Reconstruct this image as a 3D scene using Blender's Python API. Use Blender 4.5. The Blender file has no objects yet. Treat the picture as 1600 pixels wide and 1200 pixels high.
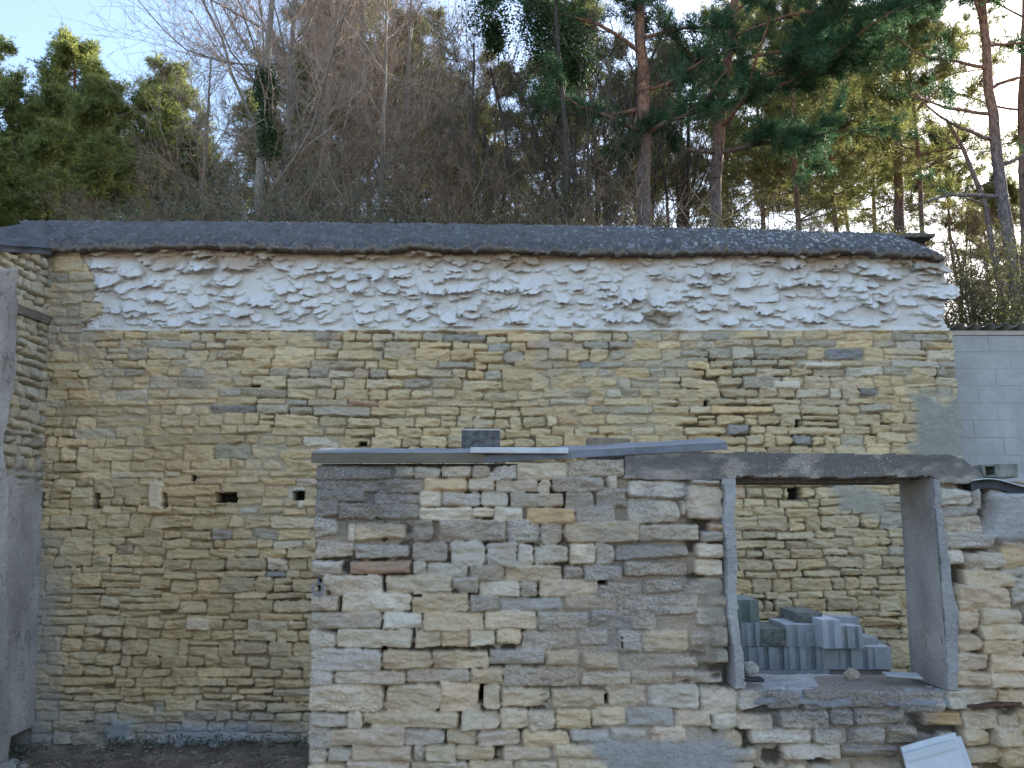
import bpy, math, random
import numpy as np
from mathutils import Vector, Matrix
R = math.radians
C = bpy.context.scene.collection
# ------------------------------------------------------------------ camera, sky, sun, exposure
FPX, HC, PITCH = 1232.0, 2.45, R(9.5)
cam_d = bpy.data.cameras.new('camera'); cam = bpy.data.objects.new('camera', cam_d); C.objects.link(cam)
cam.location = (0, 0, HC); cam.rotation_euler = (R(90) + PITCH, 0, 0)
cam_d.sensor_width = 36; cam_d.lens = 36 * FPX / 1600; cam_d.clip_start = .05; cam_d.clip_end = 2000
bpy.context.scene.camera = cam
SUN_AZ, SUN_EL = R(52), R(24)
w = bpy.data.worlds.new('World'); bpy.context.scene.world = w; w.use_nodes = True
nt = w.node_tree; nt.nodes.clear()
wo = nt.nodes.new('ShaderNodeOutputWorld'); bg = nt.nodes.new('ShaderNodeBackground'); sk = nt.nodes.new('ShaderNodeTexSky')
sk.sky_type = 'NISHITA'; sk.sun_disc = False; sk.sun_elevation = SUN_EL; sk.sun_rotation = SUN_AZ
sk.air_density = .9; sk.dust_density = 1.5; sk.ozone_density = .6
nt.links.new(sk.outputs[0], bg.inputs[0]); nt.links.new(bg.outputs[0], wo.inputs[0]); bg.inputs[1].default_value = .15
sd = bpy.data.lights.new('sun', 'SUN'); sun = bpy.data.objects.new('sun', sd); C.objects.link(sun)
sd.energy = 5.0; sd.angle = R(.5); sd.color = (1, .93, .8)
sv = Vector((math.sin(SUN_AZ) * math.cos(SUN_EL), math.cos(SUN_AZ) * math.cos(SUN_EL), math.sin(SUN_EL)))
sun.rotation_euler = sv.to_track_quat('Z', 'Y').to_euler(); sun.location = (20, 20, 30)
vs = bpy.context.scene.view_settings
vs.view_transform = 'Standard'; vs.look = 'None'; vs.gamma = 1; vs.exposure = 1.9
bpy.context.scene.cycles.max_bounces = 6; bpy.context.scene.cycles.diffuse_bounces = 4
rng = np.random.default_rng(7); random.seed(5)

def P(px, py, Y):
    """wall-plane point seen at a photograph pixel: world x, z on the plane y=Y"""
    u = (np.asarray(px, float) - 800) / FPX; v = (600 - np.asarray(py, float)) / FPX
    dy = math.cos(PITCH) - v * math.sin(PITCH); dz = math.sin(PITCH) + v * math.cos(PITCH)
    return u / dy * Y, HC + dz / dy * Y
def PV(px, py, Y):
    x, z = P(px, py, Y); return Vector((float(x), Y, float(z)))
def PXW(x, z, Y):
    """inverse: world -> photograph pixel, used to lay colours and stones out on the wall planes"""
    d = z - HC
    f = Y * math.cos(PITCH) + d * math.sin(PITCH); up = -Y * math.sin(PITCH) + d * math.cos(PITCH)
    return 800 + x / f * FPX, 600 - up / f * FPX

# ------------------------------------------------------------------ noise
def _h(i, j, s):
    n = (i.astype(np.int64) * 374761393 + j.astype(np.int64) * 668265263 + s * 974711) & 0xffffffff
    n = ((n ^ (n >> 13)) * 1274126177) & 0xffffffff
    n = ((n ^ (n >> 16)) * 2246822519) & 0xffffffff
    return ((n ^ (n >> 15)) & 0xffffff) / float(0xffffff)
def vn(x, y, s=0):
    x = np.asarray(x, float); y = np.asarray(y, float)
    i = np.floor(x); j = np.floor(y); a = x - i; b = y - j
    a = a * a * (3 - 2 * a); b = b * b * (3 - 2 * b)
    return (_h(i, j, s) * (1 - a) + _h(i + 1, j, s) * a) * (1 - b) + (_h(i, j + 1, s) * (1 - a) + _h(i + 1, j + 1, s) * a) * b
def fbm(x, y, s=0, o=4):
    r = 0; a = 1; t = 0
    for k in range(o):
        r = r + a * vn(x * 2 ** k + 17.3 * k, y * 2 ** k - 9.1 * k, s + k); t += a; a *= .55
    return r / t
def ss(a, b, x):
    t = np.clip((x - a) / (b - a), 0, 1); return t * t * (3 - 2 * t)

# ------------------------------------------------------------------ materials
def nodes(name):
    m = bpy.data.materials.new(name); m.use_nodes = True; t = m.node_tree
    return m, t, t.nodes['Principled BSDF']
def N(t, kind, **kw):
    n = t.nodes.new(kind)
    for k, v in kw.items():
        if k in n.inputs: n.inputs[k].default_value = v
        else: setattr(n, k, v)
    return n
def mixc(t, mode, fac, a, b):
    n = t.nodes.new('ShaderNodeMix'); n.data_type = 'RGBA'; n.blend_type = mode
    for i, v in ((0, fac), (6, a), (7, b)):
        if hasattr(v, 'is_output'): t.links.new(v, n.inputs[i])
        else: n.inputs[i].default_value = v
    return n.outputs[2]
def math_(t, op, a, b=0., c=0.):
    n = t.nodes.new('ShaderNodeMath'); n.operation = op
    for i, v in enumerate((a, b, c)):
        if hasattr(v, 'is_output'): t.links.new(v, n.inputs[i])
        else: n.inputs[i].default_value = v
    return n.outputs[0]
def ramp(t, f, lo, hi):
    n = t.nodes.new('ShaderNodeMapRange'); n.inputs[1].default_value = lo; n.inputs[2].default_value = hi
    n.interpolation_type = 'SMOOTHSTEP'; t.links.new(f, n.inputs[0]); return n.outputs[0]
def noise(t, co, scale, detail=4, rough=.6, dist=0.):
    n = t.nodes.new('ShaderNodeTexNoise'); n.inputs['Scale'].default_value = scale; n.inputs['Detail'].default_value = detail
    n.inputs['Roughness'].default_value = rough; n.inputs['Distortion'].default_value = dist
    t.links.new(co, n.inputs['Vector']); return n.outputs[0]
def coords(t, sx=1, sy=1, sz=1):
    tc = t.nodes.new('ShaderNodeTexCoord'); mp = t.nodes.new('ShaderNodeMapping'); mp.inputs['Scale'].default_value = (sx, sy, sz)
    t.links.new(tc.outputs['Object'], mp.inputs[0]); return mp.outputs[0]
def bump(t, b, h, strength, dist):
    n = t.nodes.new('ShaderNodeBump'); n.inputs['Strength'].default_value = strength; n.inputs['Distance'].default_value = dist
    t.links.new(h, n.inputs['Height']); t.links.new(n.outputs[0], b.inputs['Normal'])
def stone_mat(name, fine=1.0, grain=.35, bdist=.012, speck=1.0):
    """stone whose colour per stone is in the mesh colour 'Col'; alpha = how much lichen and soot grows there"""
    m, t, b = nodes(name)
    at = t.nodes.new('ShaderNodeVertexColor'); at.layer_name = 'Col'
    co = coords(t, 1, 1, 1.8)
    n1 = noise(t, co, 22 * fine, 5, .65, .4); n2 = noise(t, co, 95 * fine, 4, .7)
    n3 = noise(t, co, 45 * fine, 3, .75)
    g1 = math_(t, 'MULTIPLY_ADD', n1, grain * 2, 1 - grain); g2 = math_(t, 'MULTIPLY_ADD', n2, grain * 1.6, 1 - grain * .8)
    cc = t.nodes.new('ShaderNodeCombineColor'); g = math_(t, 'MULTIPLY', g1, g2)
    for i in range(3): t.links.new(g, cc.inputs[i])
    c = mixc(t, 'MULTIPLY', 1., at.outputs[0], cc.outputs[0])
    dark = math_(t, 'MULTIPLY', ramp(t, n3, .46, .60), at.outputs[1])
    c = mixc(t, 'MIX', math_(t, 'MULTIPLY', dark, .55 * speck), c, (.075, .070, .066, 1))
    vo = t.nodes.new('ShaderNodeTexVoronoi'); vo.inputs['Scale'].default_value = 26 * fine; t.links.new(coords(t), vo.inputs['Vector'])
    n4 = noise(t, coords(t), 5, 3)
    wh = math_(t, 'MULTIPLY', math_(t, 'MULTIPLY', ramp(t, vo.outputs[0], .22, .12), ramp(t, n4, .5, .62)), at.outputs[1])
    c = mixc(t, 'MIX', math_(t, 'MULTIPLY', wh, .8 * speck), c, (.55, .56, .54, 1))
    t.links.new(c, b.inputs['Base Color']); b.inputs['Roughness'].default_value = .95; b.inputs['Specular IOR Level'].default_value = .15
    hh = math_(t, 'ADD', math_(t, 'MULTIPLY', n1, 1.), math_(t, 'MULTIPLY', n2, .35))
    bump(t, b, hh, .8, bdist)
    return m
def plain(name, c, c2, scale=8, rough=.85, bs=.3, bd=.004, metal=0, anis=(1, 1, 1), lo=.35, hi=.65):
    m, t, b = nodes(name); co = coords(t, *anis); n1 = noise(t, co, scale, 6, .62, .3); n2 = noise(t, co, scale * 9, 3, .6)
    k = math_(t, 'ADD', math_(t, 'MULTIPLY', n1, .75), math_(t, 'MULTIPLY', n2, .25))
    t.links.new(mixc(t, 'MIX', ramp(t, k, lo, hi), (*c, 1), (*c2, 1)), b.inputs['Base Color'])
    b.inputs['Roughness'].default_value = rough; b.inputs['Metallic'].default_value = metal; b.inputs['Specular IOR Level'].default_value = .25
    bump(t, b, k, bs, bd); return m
M = {}
M['wall'] = stone_mat('rubble_limestone', 1., .30, .020)
M['front'] = stone_mat('weathered_limestone', 1.3, .34, .018)
M['white'] = stone_mat('whitewashed_rubble', 1.2, .13, .018, .5)
M['concrete'] = stone_mat('lichened_concrete', 1.6, .32, .010)
M['coping'] = stone_mat('bitumen_coping', 1.3, .5, .04)
M['block'] = plain('concrete_block', (.36, .365, .37), (.51, .51, .505), 5, .95, .6, .007)
M['block_dirty'] = plain('mossy_concrete_block', (.10, .11, .09), (.27, .265, .23), 14, .95, .6, .005)
M['block_grey'] = plain('grey_concrete_block', (.27, .28, .28), (.43, .435, .43), 5, .95, .6, .007)
M['blockwall'] = plain('breeze_block', (.31, .305, .30), (.39, .385, .375), 2.5, .95, .4, .004)
M['joint'] = plain('block_mortar', (.29, .285, .28), (.36, .355, .35), 30, .95, .3, .003)
M['roofsheet'] = plain('fibre_cement', (.10, .095, .09), (.22, .21, .2), 6, .9, .3, .004)
M['fascia'] = plain('concrete_beam', (.40, .37, .34), (.50, .47, .43), 9, .9, .3, .003)
M['wood'] = plain('weathered_timber', (.07, .062, .052), (.17, .15, .125), 7, .9, .5, .005, anis=(6, 1, 6))
M['metal_grey'] = plain('dull_zinc', (.16, .165, .175), (.25, .255, .27), 5, .75, .1, .002, .1, (.4, 1, 1))
M['metal_dark'] = plain('dark_painted_metal', (.10, .105, .12), (.19, .2, .23), 6, .5, .1, .002, .2, (.4, 1, 1))
M['metal_tan'] = plain('olive_painted_metal', (.12, .105, .075), (.18, .155, .11), 4, .6, .1, .002, 0, (.3, 1, 1))
M['white_paint'] = plain('white_sheet', (.45, .46, .48), (.58, .59, .60), 5, .5, .1, .002)
M['panel'] = plain('grey_white_panel', (.50, .53, .56), (.60, .62, .65), 2.5, .6, .08, .003)
M['rust'] = plain('rusty_iron', (.05, .025, .02), (.14, .07, .05), 20, .8, .5, .003)
M['black'] = plain('tarred_felt', (.02, .02, .022), (.05, .05, .052), 12, .8, .3, .003)
M['block_green'] = plain('algae_concrete_block', (.17, .20, .17), (.27, .29, .255), 6, .95, .5, .006)
M['block_pale'] = plain('pale_concrete_block', (.50, .51, .53), (.60, .61, .62), 9, .95, .5, .004)
M['wall_plain'] = plain('rough_masonry', (.15, .14, .12), (.28, .25, .20), 6, .95, .8, .02)
M['wire'] = plain('galvanised_wire', (.25, .26, .28), (.35, .36, .38), 20, .5, .1, .001, .5)
M['soil'] = plain('yard_soil', (.12, .09, .064), (.28, .215, .155), 3, 1, 1., .05, lo=.38, hi=.68)
M['litter'] = plain('hill_leaf_litter', (.05, .038, .024), (.11, .085, .055), 2, 1, 1., .08)
M['debris'] = plain('yard_debris', (.14, .12, .095), (.36, .32, .27), 3, .95, .5, .005)
M['rubblestone'] = plain('loose_stone', (.22, .22, .20), (.36, .34, .30), 9, .95, .6, .01)

def leaf_mat(name, c, c2, trans, scale=1.2):
    m, t, b = nodes(name); out = t.nodes['Material Output']
    co = coords(t); n = noise(t, co, scale, 3, .6)
    g = t.nodes.new('ShaderNodeNewGeometry')
    k = math_(t, 'ADD', math_(t, 'MULTIPLY', n, .6), math_(t, 'MULTIPLY', g.outputs['Random Per Island'], .4))
    col = mixc(t, 'MIX', ramp(t, k, .3, .7), (*c, 1), (*c2, 1))
    t.links.new(col, b.inputs['Base Color']); b.inputs['Roughness'].default_value = .6; b.inputs['Specular IOR Level'].default_value = .2
    tr = t.nodes.new('ShaderNodeBsdfTranslucent'); t.links.new(col, tr.inputs[0])
    mx = t.nodes.new('ShaderNodeMixShader'); mx.inputs[0].default_value = trans
    t.links.new(b.outputs[0], mx.inputs[1]); t.links.new(tr.outputs[0], mx.inputs[2]); t.links.new(mx.outputs[0], out.inputs[0])
    return m
M['needle'] = leaf_mat('pine_needles', (.03, .08, .04), (.085, .16, .07), .4)
M['needle_far'] = leaf_mat('sunny_pine_needles', (.09, .115, .04), (.26, .255, .085), .5)  # backlit olive yellow put into the needle colour
M['needle_left'] = leaf_mat('sunlit_tone_needles', (.085, .135, .05), (.40, .40, .12), .55)  # sunlit yellow put into the needle colour of the left pines
M['bush'] = leaf_mat('evergreen_shrub_leaves', (.065, .085, .06), (.16, .18, .12), .35)
M['ivy'] = leaf_mat('ivy_leaves', (.022, .05, .018), (.065, .11, .04), .3)
M['olive'] = leaf_mat('olive_leaves', (.05, .06, .02), (.13, .13, .045), .4)
M['twig'] = plain('brown_twigs', (.13, .095, .064), (.25, .18, .12), 3, .9, .2, .003)
M['twig_pale'] = plain('pale_twigs', (.25, .195, .155), (.42, .33, .265), 2, .9, .2, .003)
M['twig_dark'] = plain('dark_twigs', (.06, .05, .04), (.12, .10, .075), 3, .9, .2, .003)
M['bark_pale'] = plain('pale_grey_bark', (.15, .135, .115), (.27, .245, .21), 6, .95, .6, .02, anis=(3, 3, 1))
M['bark_dark'] = plain('dark_bark', (.04, .035, .03), (.10, .085, .07), 6, .95, .6, .02, anis=(3, 3, 1))
def pine_bark():
    m, t, b = nodes('scots_pine_bark'); co = coords(t, 3, 3, 1); n = noise(t, co, 7, 6, .65, .4)
    tc = t.nodes.new('ShaderNodeTexCoord'); sx = t.nodes.new('ShaderNodeSeparateXYZ'); t.links.new(tc.outputs['Object'], sx.inputs[0])
    k = ramp(t, math_(t, 'ADD', sx.outputs[2], math_(t, 'MULTIPLY', n, 2.)), 5., 8.)
    lo = mixc(t, 'MIX', ramp(t, n, .35, .62), (.07, .055, .052, 1), (.20, .165, .16, 1))
    hi = mixc(t, 'MIX', ramp(t, n, .35, .62), (.12, .055, .035, 1), (.34, .17, .10, 1))
    t.links.new(mixc(t, 'MIX', k, lo, hi), b.inputs['Base Color']); b.inputs['Roughness'].default_value = .9
    bump(t, b, n, .8, .03); return m
M['bark_pine'] = pine_bark()

# ------------------------------------------------------------------ object helpers
def tag(o, label=None, cat=None, group=None, kind=None):
    if label: o['label'] = label
    if cat: o['category'] = cat
    if group: o['group'] = group
    if kind: o['kind'] = kind
    return o
def empty(name, loc=(0, 0, 0), rz=0, label=None, cat=None, group=None):
    o = bpy.data.objects.new(name, None); C.objects.link(o); o.location = loc; o.rotation_euler = (0, 0, rz); o.empty_display_size = .2
    return tag(o, label, cat, group)
def np_mesh(name, V, F, mat, parent=None, cols=None, smooth=False, loc=None):
    """V (n,3); F list of equal-length index arrays [(m,3)] and/or [(m,4)]"""
    me = bpy.data.meshes.new(name); V = np.ascontiguousarray(V, np.float32)
    Fs = F if isinstance(F, list) else [F]; Fs = [f for f in Fs if len(f)]
    me.vertices.add(len(V)); me.vertices.foreach_set('co', V.ravel())
    tot = np.concatenate([np.full(len(f), f.shape[1], np.int32) for f in Fs]); idx = np.concatenate([np.asarray(f, np.int32).ravel() for f in Fs])
    me.loops.add(len(idx)); me.loops.foreach_set('vertex_index', idx)
    me.polygons.add(len(tot)); st = np.concatenate([[0], np.cumsum(tot)[:-1]]).astype(np.int32)
    me.polygons.foreach_set('loop_start', st); me.polygons.foreach_set('loop_total', tot)
    me.polygons.foreach_set('use_smooth', np.full(len(tot), bool(smooth)))
    me.update(calc_edges=True); me.validate()
    if cols is not None:
        a = me.color_attributes.new('Col', 'FLOAT_COLOR', 'POINT'); a.data.foreach_set('color', np.ascontiguousarray(cols, np.float32).ravel())
    me.materials.append(mat)
    o = bpy.data.objects.new(name, me); C.objects.link(o)
    if parent is not None: o.parent = parent
    if loc is not None: o.location = loc
    return o
def copy_tree(o, parent=None):
    c = o.copy(); C.objects.link(c); c.parent = parent
    for ch in list(o.children): copy_tree(ch, c)
    return c
class MB:
    def __init__(s): s.v = []; s.f3 = []; s.f4 = []; s.n = 0
    def add(s, V, F):
        for f in F: (s.f3 if len(f) == 3 else s.f4).append([i + s.n for i in f])
        s.v += [tuple(v) for v in V]; s.n += len(V)
    def box(s, x0, x1, y0, y1, z0, z1, bv=0., M_=None, jit=0.):
        a = [x0, y0, z0]; b_ = [x1, y1, z1]
        V = []; 
        # bevelled box: 24 verts (3 per corner)
        cx = [(i, j, k) for i in (0, 1) for j in (0, 1) for k in (0, 1)]
        for c in cx:
            p = [(b_ if c[q] else a)[q] for q in range(3)]
            jt = [random.uniform(-jit, jit) for _ in range(3)]
            for ax in range(3):
                q = list(p)
                for o_ in range(3):
                    if o_ != ax: q[o_] += -bv if c[o_] else bv
                V.append([q[i] + jt[i] for i in range(3)])
        id_ = {c: i * 3 for i, c in enumerate(cx)}
        F = []
        for ax in range(3):
            u, v_ = [(1, 2), (2, 0), (0, 1)][ax]
            for sgn in (0, 1):
                def cn(i, j):
                    c = [0, 0, 0]; c[ax] = sgn; c[u] = i; c[v_] = j; return id_[tuple(c)] + ax
                q = [cn(0, 0), cn(1, 0), cn(1, 1), cn(0, 1)]
                F.append(q if sgn else q[::-1])
        if bv > 0:
            for ax in range(3):
                u, v_ = [(1, 2), (2, 0), (0, 1)][ax]
                for i in (0, 1):
                    for j in (0, 1):
                        c0 = [0, 0, 0]; c0[u] = i; c0[v_] = j; c1 = list(c0); c1[ax] = 1; c0, c1 = id_[tuple(c0)], id_[tuple(c1)]
                        F.append([c0 + u, c1 + u, c1 + v_, c0 + v_])
            for c in cx: i = id_[c]; F.append([i, i + 1, i + 2])
        if M_ is not None: V = [M_ @ Vector(v) for v in V]
        s.add(V, F); return s
    def prism(s, poly, y0, y1, M_=None):
        """poly (x,z) extruded along y; caps as a fan"""
        n = len(poly); V = [(x, y0, z) for x, z in poly] + [(x, y1, z) for x, z in poly]
        cx = sum(p[0] for p in poly) / n; cz = sum(p[1] for p in poly) / n; V += [(cx, y0, cz), (cx, y1, cz)]
        F = [[i, (i + 1) % n, n + (i + 1) % n, n + i] for i in range(n)] + [[2 * n, (i + 1) % n, i] for i in range(n)] + [[2 * n + 1, n + i, n + (i + 1) % n] for i in range(n)]
        if M_ is not None: V = [M_ @ Vector(v) for v in V]
        s.add(V, F); return s
    def build(s, name, mat, parent=None, smooth=False, loc=None):
        F = [np.array(f) for f in (s.f3, s.f4) if f]
        return np_mesh(name, np.array(s.v), F, mat, parent, None, smooth, loc)
def fix_normals(o):
    import bmesh
    bm = bmesh.new(); bm.from_mesh(o.data); bmesh.ops.recalc_face_normals(bm, faces=bm.faces); bm.to_mesh(o.data); bm.free(); return o

# ------------------------------------------------------------------ masonry height fields
class Field:
    def __init__(s, x0, x1, z0, z1, step):
        s.xs = np.arange(x0, x1 + step * .5, step); s.zs = np.arange(z0, z1 + step * .5, step); s.st = step
        s.X, s.Z = np.meshgrid(s.xs, s.zs); X, Z = s.X, s.Z
        s.H = np.zeros_like(X); s.L = np.zeros_like(X); s.C = np.zeros(X.shape + (3,)); s.M = np.ones(X.shape, bool)
        s.e1 = (fbm(X * 9, Z * 14, 11, 3) - .5); s.e2 = (fbm(X * 26, Z * 30, 21, 3) - .5)
        s.fa = fbm(X * 11, Z * 26, 31, 4) - .5; s.fb = fbm(X * 5, Z * 8, 41, 3) - .5
    def stone(s, x0, x1, z0, z1, depth, col, lich=.2, rad=.3, bev=.03, edge=1., tilt=.5, taper=0., slope=0., hole=False):
        pad = .02
        i0, i1 = np.searchsorted(s.xs, [x0 - pad, x1 + pad]); j0, j1 = np.searchsorted(s.zs, [z0 - pad - abs(slope) * (x1 - x0) * .5, z1 + pad + abs(slope) * (x1 - x0) * .5])
        if i1 - i0 < 2 or j1 - j0 < 2: return
        sl = (slice(j0, j1), slice(i0, i1)); X = s.X[sl]; Z = s.Z[sl]
        hw = (x1 - x0) / 2; hh = (z1 - z0) / 2; xc = (x0 + x1) / 2; zc = (z0 + z1) / 2
        ew = min(hh, hw)
        dx = X - xc; dz = Z - zc - slope * dx
        u = dx / hw
        hh2 = hh * (1 - taper * .5 * (u * math.copysign(1, taper) + 1) if taper else 1.)
        r = rad * ew
        ax = np.abs(dx + s.e1[sl] * ew * .5 * edge) - hw; az = np.abs(dz + s.e1[sl][::-1, ::-1] * ew * .45 * edge) - hh2
        ax = ax + r; az = az + r
        sdv = np.hypot(np.maximum(ax, 0), np.maximum(az, 0)) + np.minimum(np.maximum(ax, az), 0) - r + s.e2[sl] * ew * .28 * edge
        t = np.clip(-sdv / bev, 0, 1)
        ta, tb = rng.normal(0, .12, 2) * tilt
        h = (1 - (1 - t) ** 2.4) * depth * (1 + ta * u * 1.5 + tb * dz / hh * 1.2) + t * (s.fa[sl] * .035 + s.fb[sl] * .03) * tilt
        # a chipped plane across one corner
        th = rng.uniform(0, 6.28); cut = (np.cos(th) * dx / hw + np.sin(th) * dz / hh)
        h = h - np.clip(cut - .55, 0, 1) * .035 * tilt * t
        if hole:
            k = t > .35; s.H[sl] = np.where(k, -depth, s.H[sl]); s.C[sl] = np.where(k[..., None], np.array(col), s.C[sl]); return
        k = (sdv < 0) & (h > s.H[sl])
        s.H[sl] = np.where(k, h, s.H[sl]); s.C[sl] = np.where(k[..., None], np.array(col), s.C[sl]); s.L[sl] = np.where(k, lich, s.L[sl])
    def build(s, name, mat, parent, fw, skirt=.4):
        """fw(X, Z, H) -> world x, y, z arrays ; faces kept where all four corners are in the mask"""
        wx, wy, wz = fw(s.X, s.Z, s.H); n, m = s.X.shape
        V = np.stack([wx, wy, wz], -1).reshape(-1, 3); id_ = np.arange(n * m).reshape(n, m)
        K = s.M[:-1, :-1] & s.M[1:, :-1] & s.M[1:, 1:] & s.M[:-1, 1:]
        F = np.stack([id_[:-1, :-1], id_[:-1, 1:], id_[1:, 1:], id_[1:, :-1]], -1)[K]
        cols = np.concatenate([np.clip(s.C, 0, 1), np.clip(s.L, 0, 1)[..., None]], -1).reshape(-1, 4)
        # skirt
        if skirt:
            e = np.concatenate([F[:, [0, 1]], F[:, [1, 2]], F[:, [2, 3]], F[:, [3, 0]]])
            key = np.sort(e, 1); kk = key[:, 0].astype(np.int64) * (n * m) + key[:, 1]
            u, ix, ct = np.unique(kk, return_index=True, return_counts=True); be = e[ix[ct == 1]]
            bx, by, bz = fw(s.X, s.Z, s.H * 0 - skirt); V2 = np.stack([bx, by, bz], -1).reshape(-1, 3)
            bv, inv = np.unique(be, return_inverse=True); inv = inv.reshape(be.shape)
            n0 = len(V); V = np.concatenate([V, V2[bv]]); cols = np.concatenate([cols, cols[bv]])
            F = np.concatenate([F, np.stack([be[:, 1], be[:, 0], inv[:, 0] + n0, inv[:, 1] + n0], -1)])
        used, inv = np.unique(F, return_inverse=True)
        return np_mesh(name, V[used], inv.reshape(F.shape), mat, parent, cols[used], True)

YB, YF = 8.8, 4.8
TB = .55; TF = .42
def lerp_fn(pts):
    a = np.array(pts, float); return lambda x: np.interp(x, a[:, 0], a[:, 1])
STONE = {'y': (.63, .50, .335), 'w': (.65, .56, .43), 'g': (.57, .49, .39), 'd': (.45, .385, .31), 'b': (.56, .49, .40),
         'r': (.47, .32, .215), 'o': (.54, .38, .21), 't': (.60, .475, .35), 'm': (.51, .43, .34)}
LICH = {'y': .2, 'w': .18, 'g': .5, 'd': .6, 'b': .35, 'r': .1, 'o': .1, 't': .15, 'm': .45}
def vary(c, v=.12, hue=.03):
    k = 1 + rng.normal(0, v); k = min(max(k, .65), 1.4); h = rng.normal(0, hue)
    return (c[0] * k * (1 + h), c[1] * k, c[2] * k * (1 - h * 1.6))

# ------------------------------------------------------------------ terrain
def hill_z(x, y):
    base = np.interp(y, [9.6, 10.2, 14, 20, 30, 45, 80, 200], [0, 3.2, 4.8, 6.6, 8.8, 11.5, 15, 15])
    base = base + 15 * ss(0, 4, x - (.70 * y + 2.2)) * ss(25, 19, y) * ss(13, 15.5, y)  # shoulder right of view, unseen, added to keep sun off the yard
    return base + (vn(x * .15, y * .15, 3) - .5) * np.interp(y, [9.6, 14, 40], [0, .6, 2.])
def build_ground():
    # yard and foreground soil in one sheet reaching far out, flat; the wooded hill behind the wall on its own sheet
    xs = np.concatenate([[-300, -120, -50, -20], np.arange(-9, 9.01, .06), [20, 50, 120, 300]])
    ys = np.concatenate([[-300, -100, -30, -8, 2], np.arange(4, 9.5, .06), [12, 30, 100, 600]])
    X, Y = np.meshgrid(xs, ys); Z = np.where((abs(X) < 9) & (Y > 4) & (Y < 9.5), (fbm(X * 1.5, Y * 1.5, 5, 4) - .5) * .14 + (fbm(X * 14, Y * 14, 8, 3) - .5) * .05, 0)
    Z = Z + .10 * np.exp(-np.clip(8.8 - Y, 0, 9) / .25) * (abs(X) < 9) * (Y < 9.4)
    Z = np.where(Y > 9.5, -.02, Z)
    n, m = X.shape; i = np.arange(n * m).reshape(n, m); F = np.stack([i[:-1, :-1], i[:-1, 1:], i[1:, 1:], i[1:, :-1]], -1).reshape(-1, 4)
    tag(np_mesh('ground', np.stack([X, Y, Z], -1).reshape(-1, 3), F, M['soil'], smooth=True), kind='structure')
    xs = np.concatenate([np.linspace(-160, -12, 60), np.linspace(-11, 40, 75), np.linspace(43, 160, 40)]); ys = np.concatenate([[9.6, 10.2], np.linspace(11, 200, 90)]); X, Y = np.meshgrid(xs, ys)
    Z = hill_z(X, Y); Z[0] = -.5
    n, m = X.shape; i = np.arange(n * m).reshape(n, m); F = np.stack([i[:-1, :-1], i[:-1, 1:], i[1:, 1:], i[1:, :-1]], -1).reshape(-1, 4)
    tag(np_mesh('hill', np.stack([X, Y, Z], -1).reshape(-1, 3), F, M['litter'], smooth=True), kind='structure')
build_ground()

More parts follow.
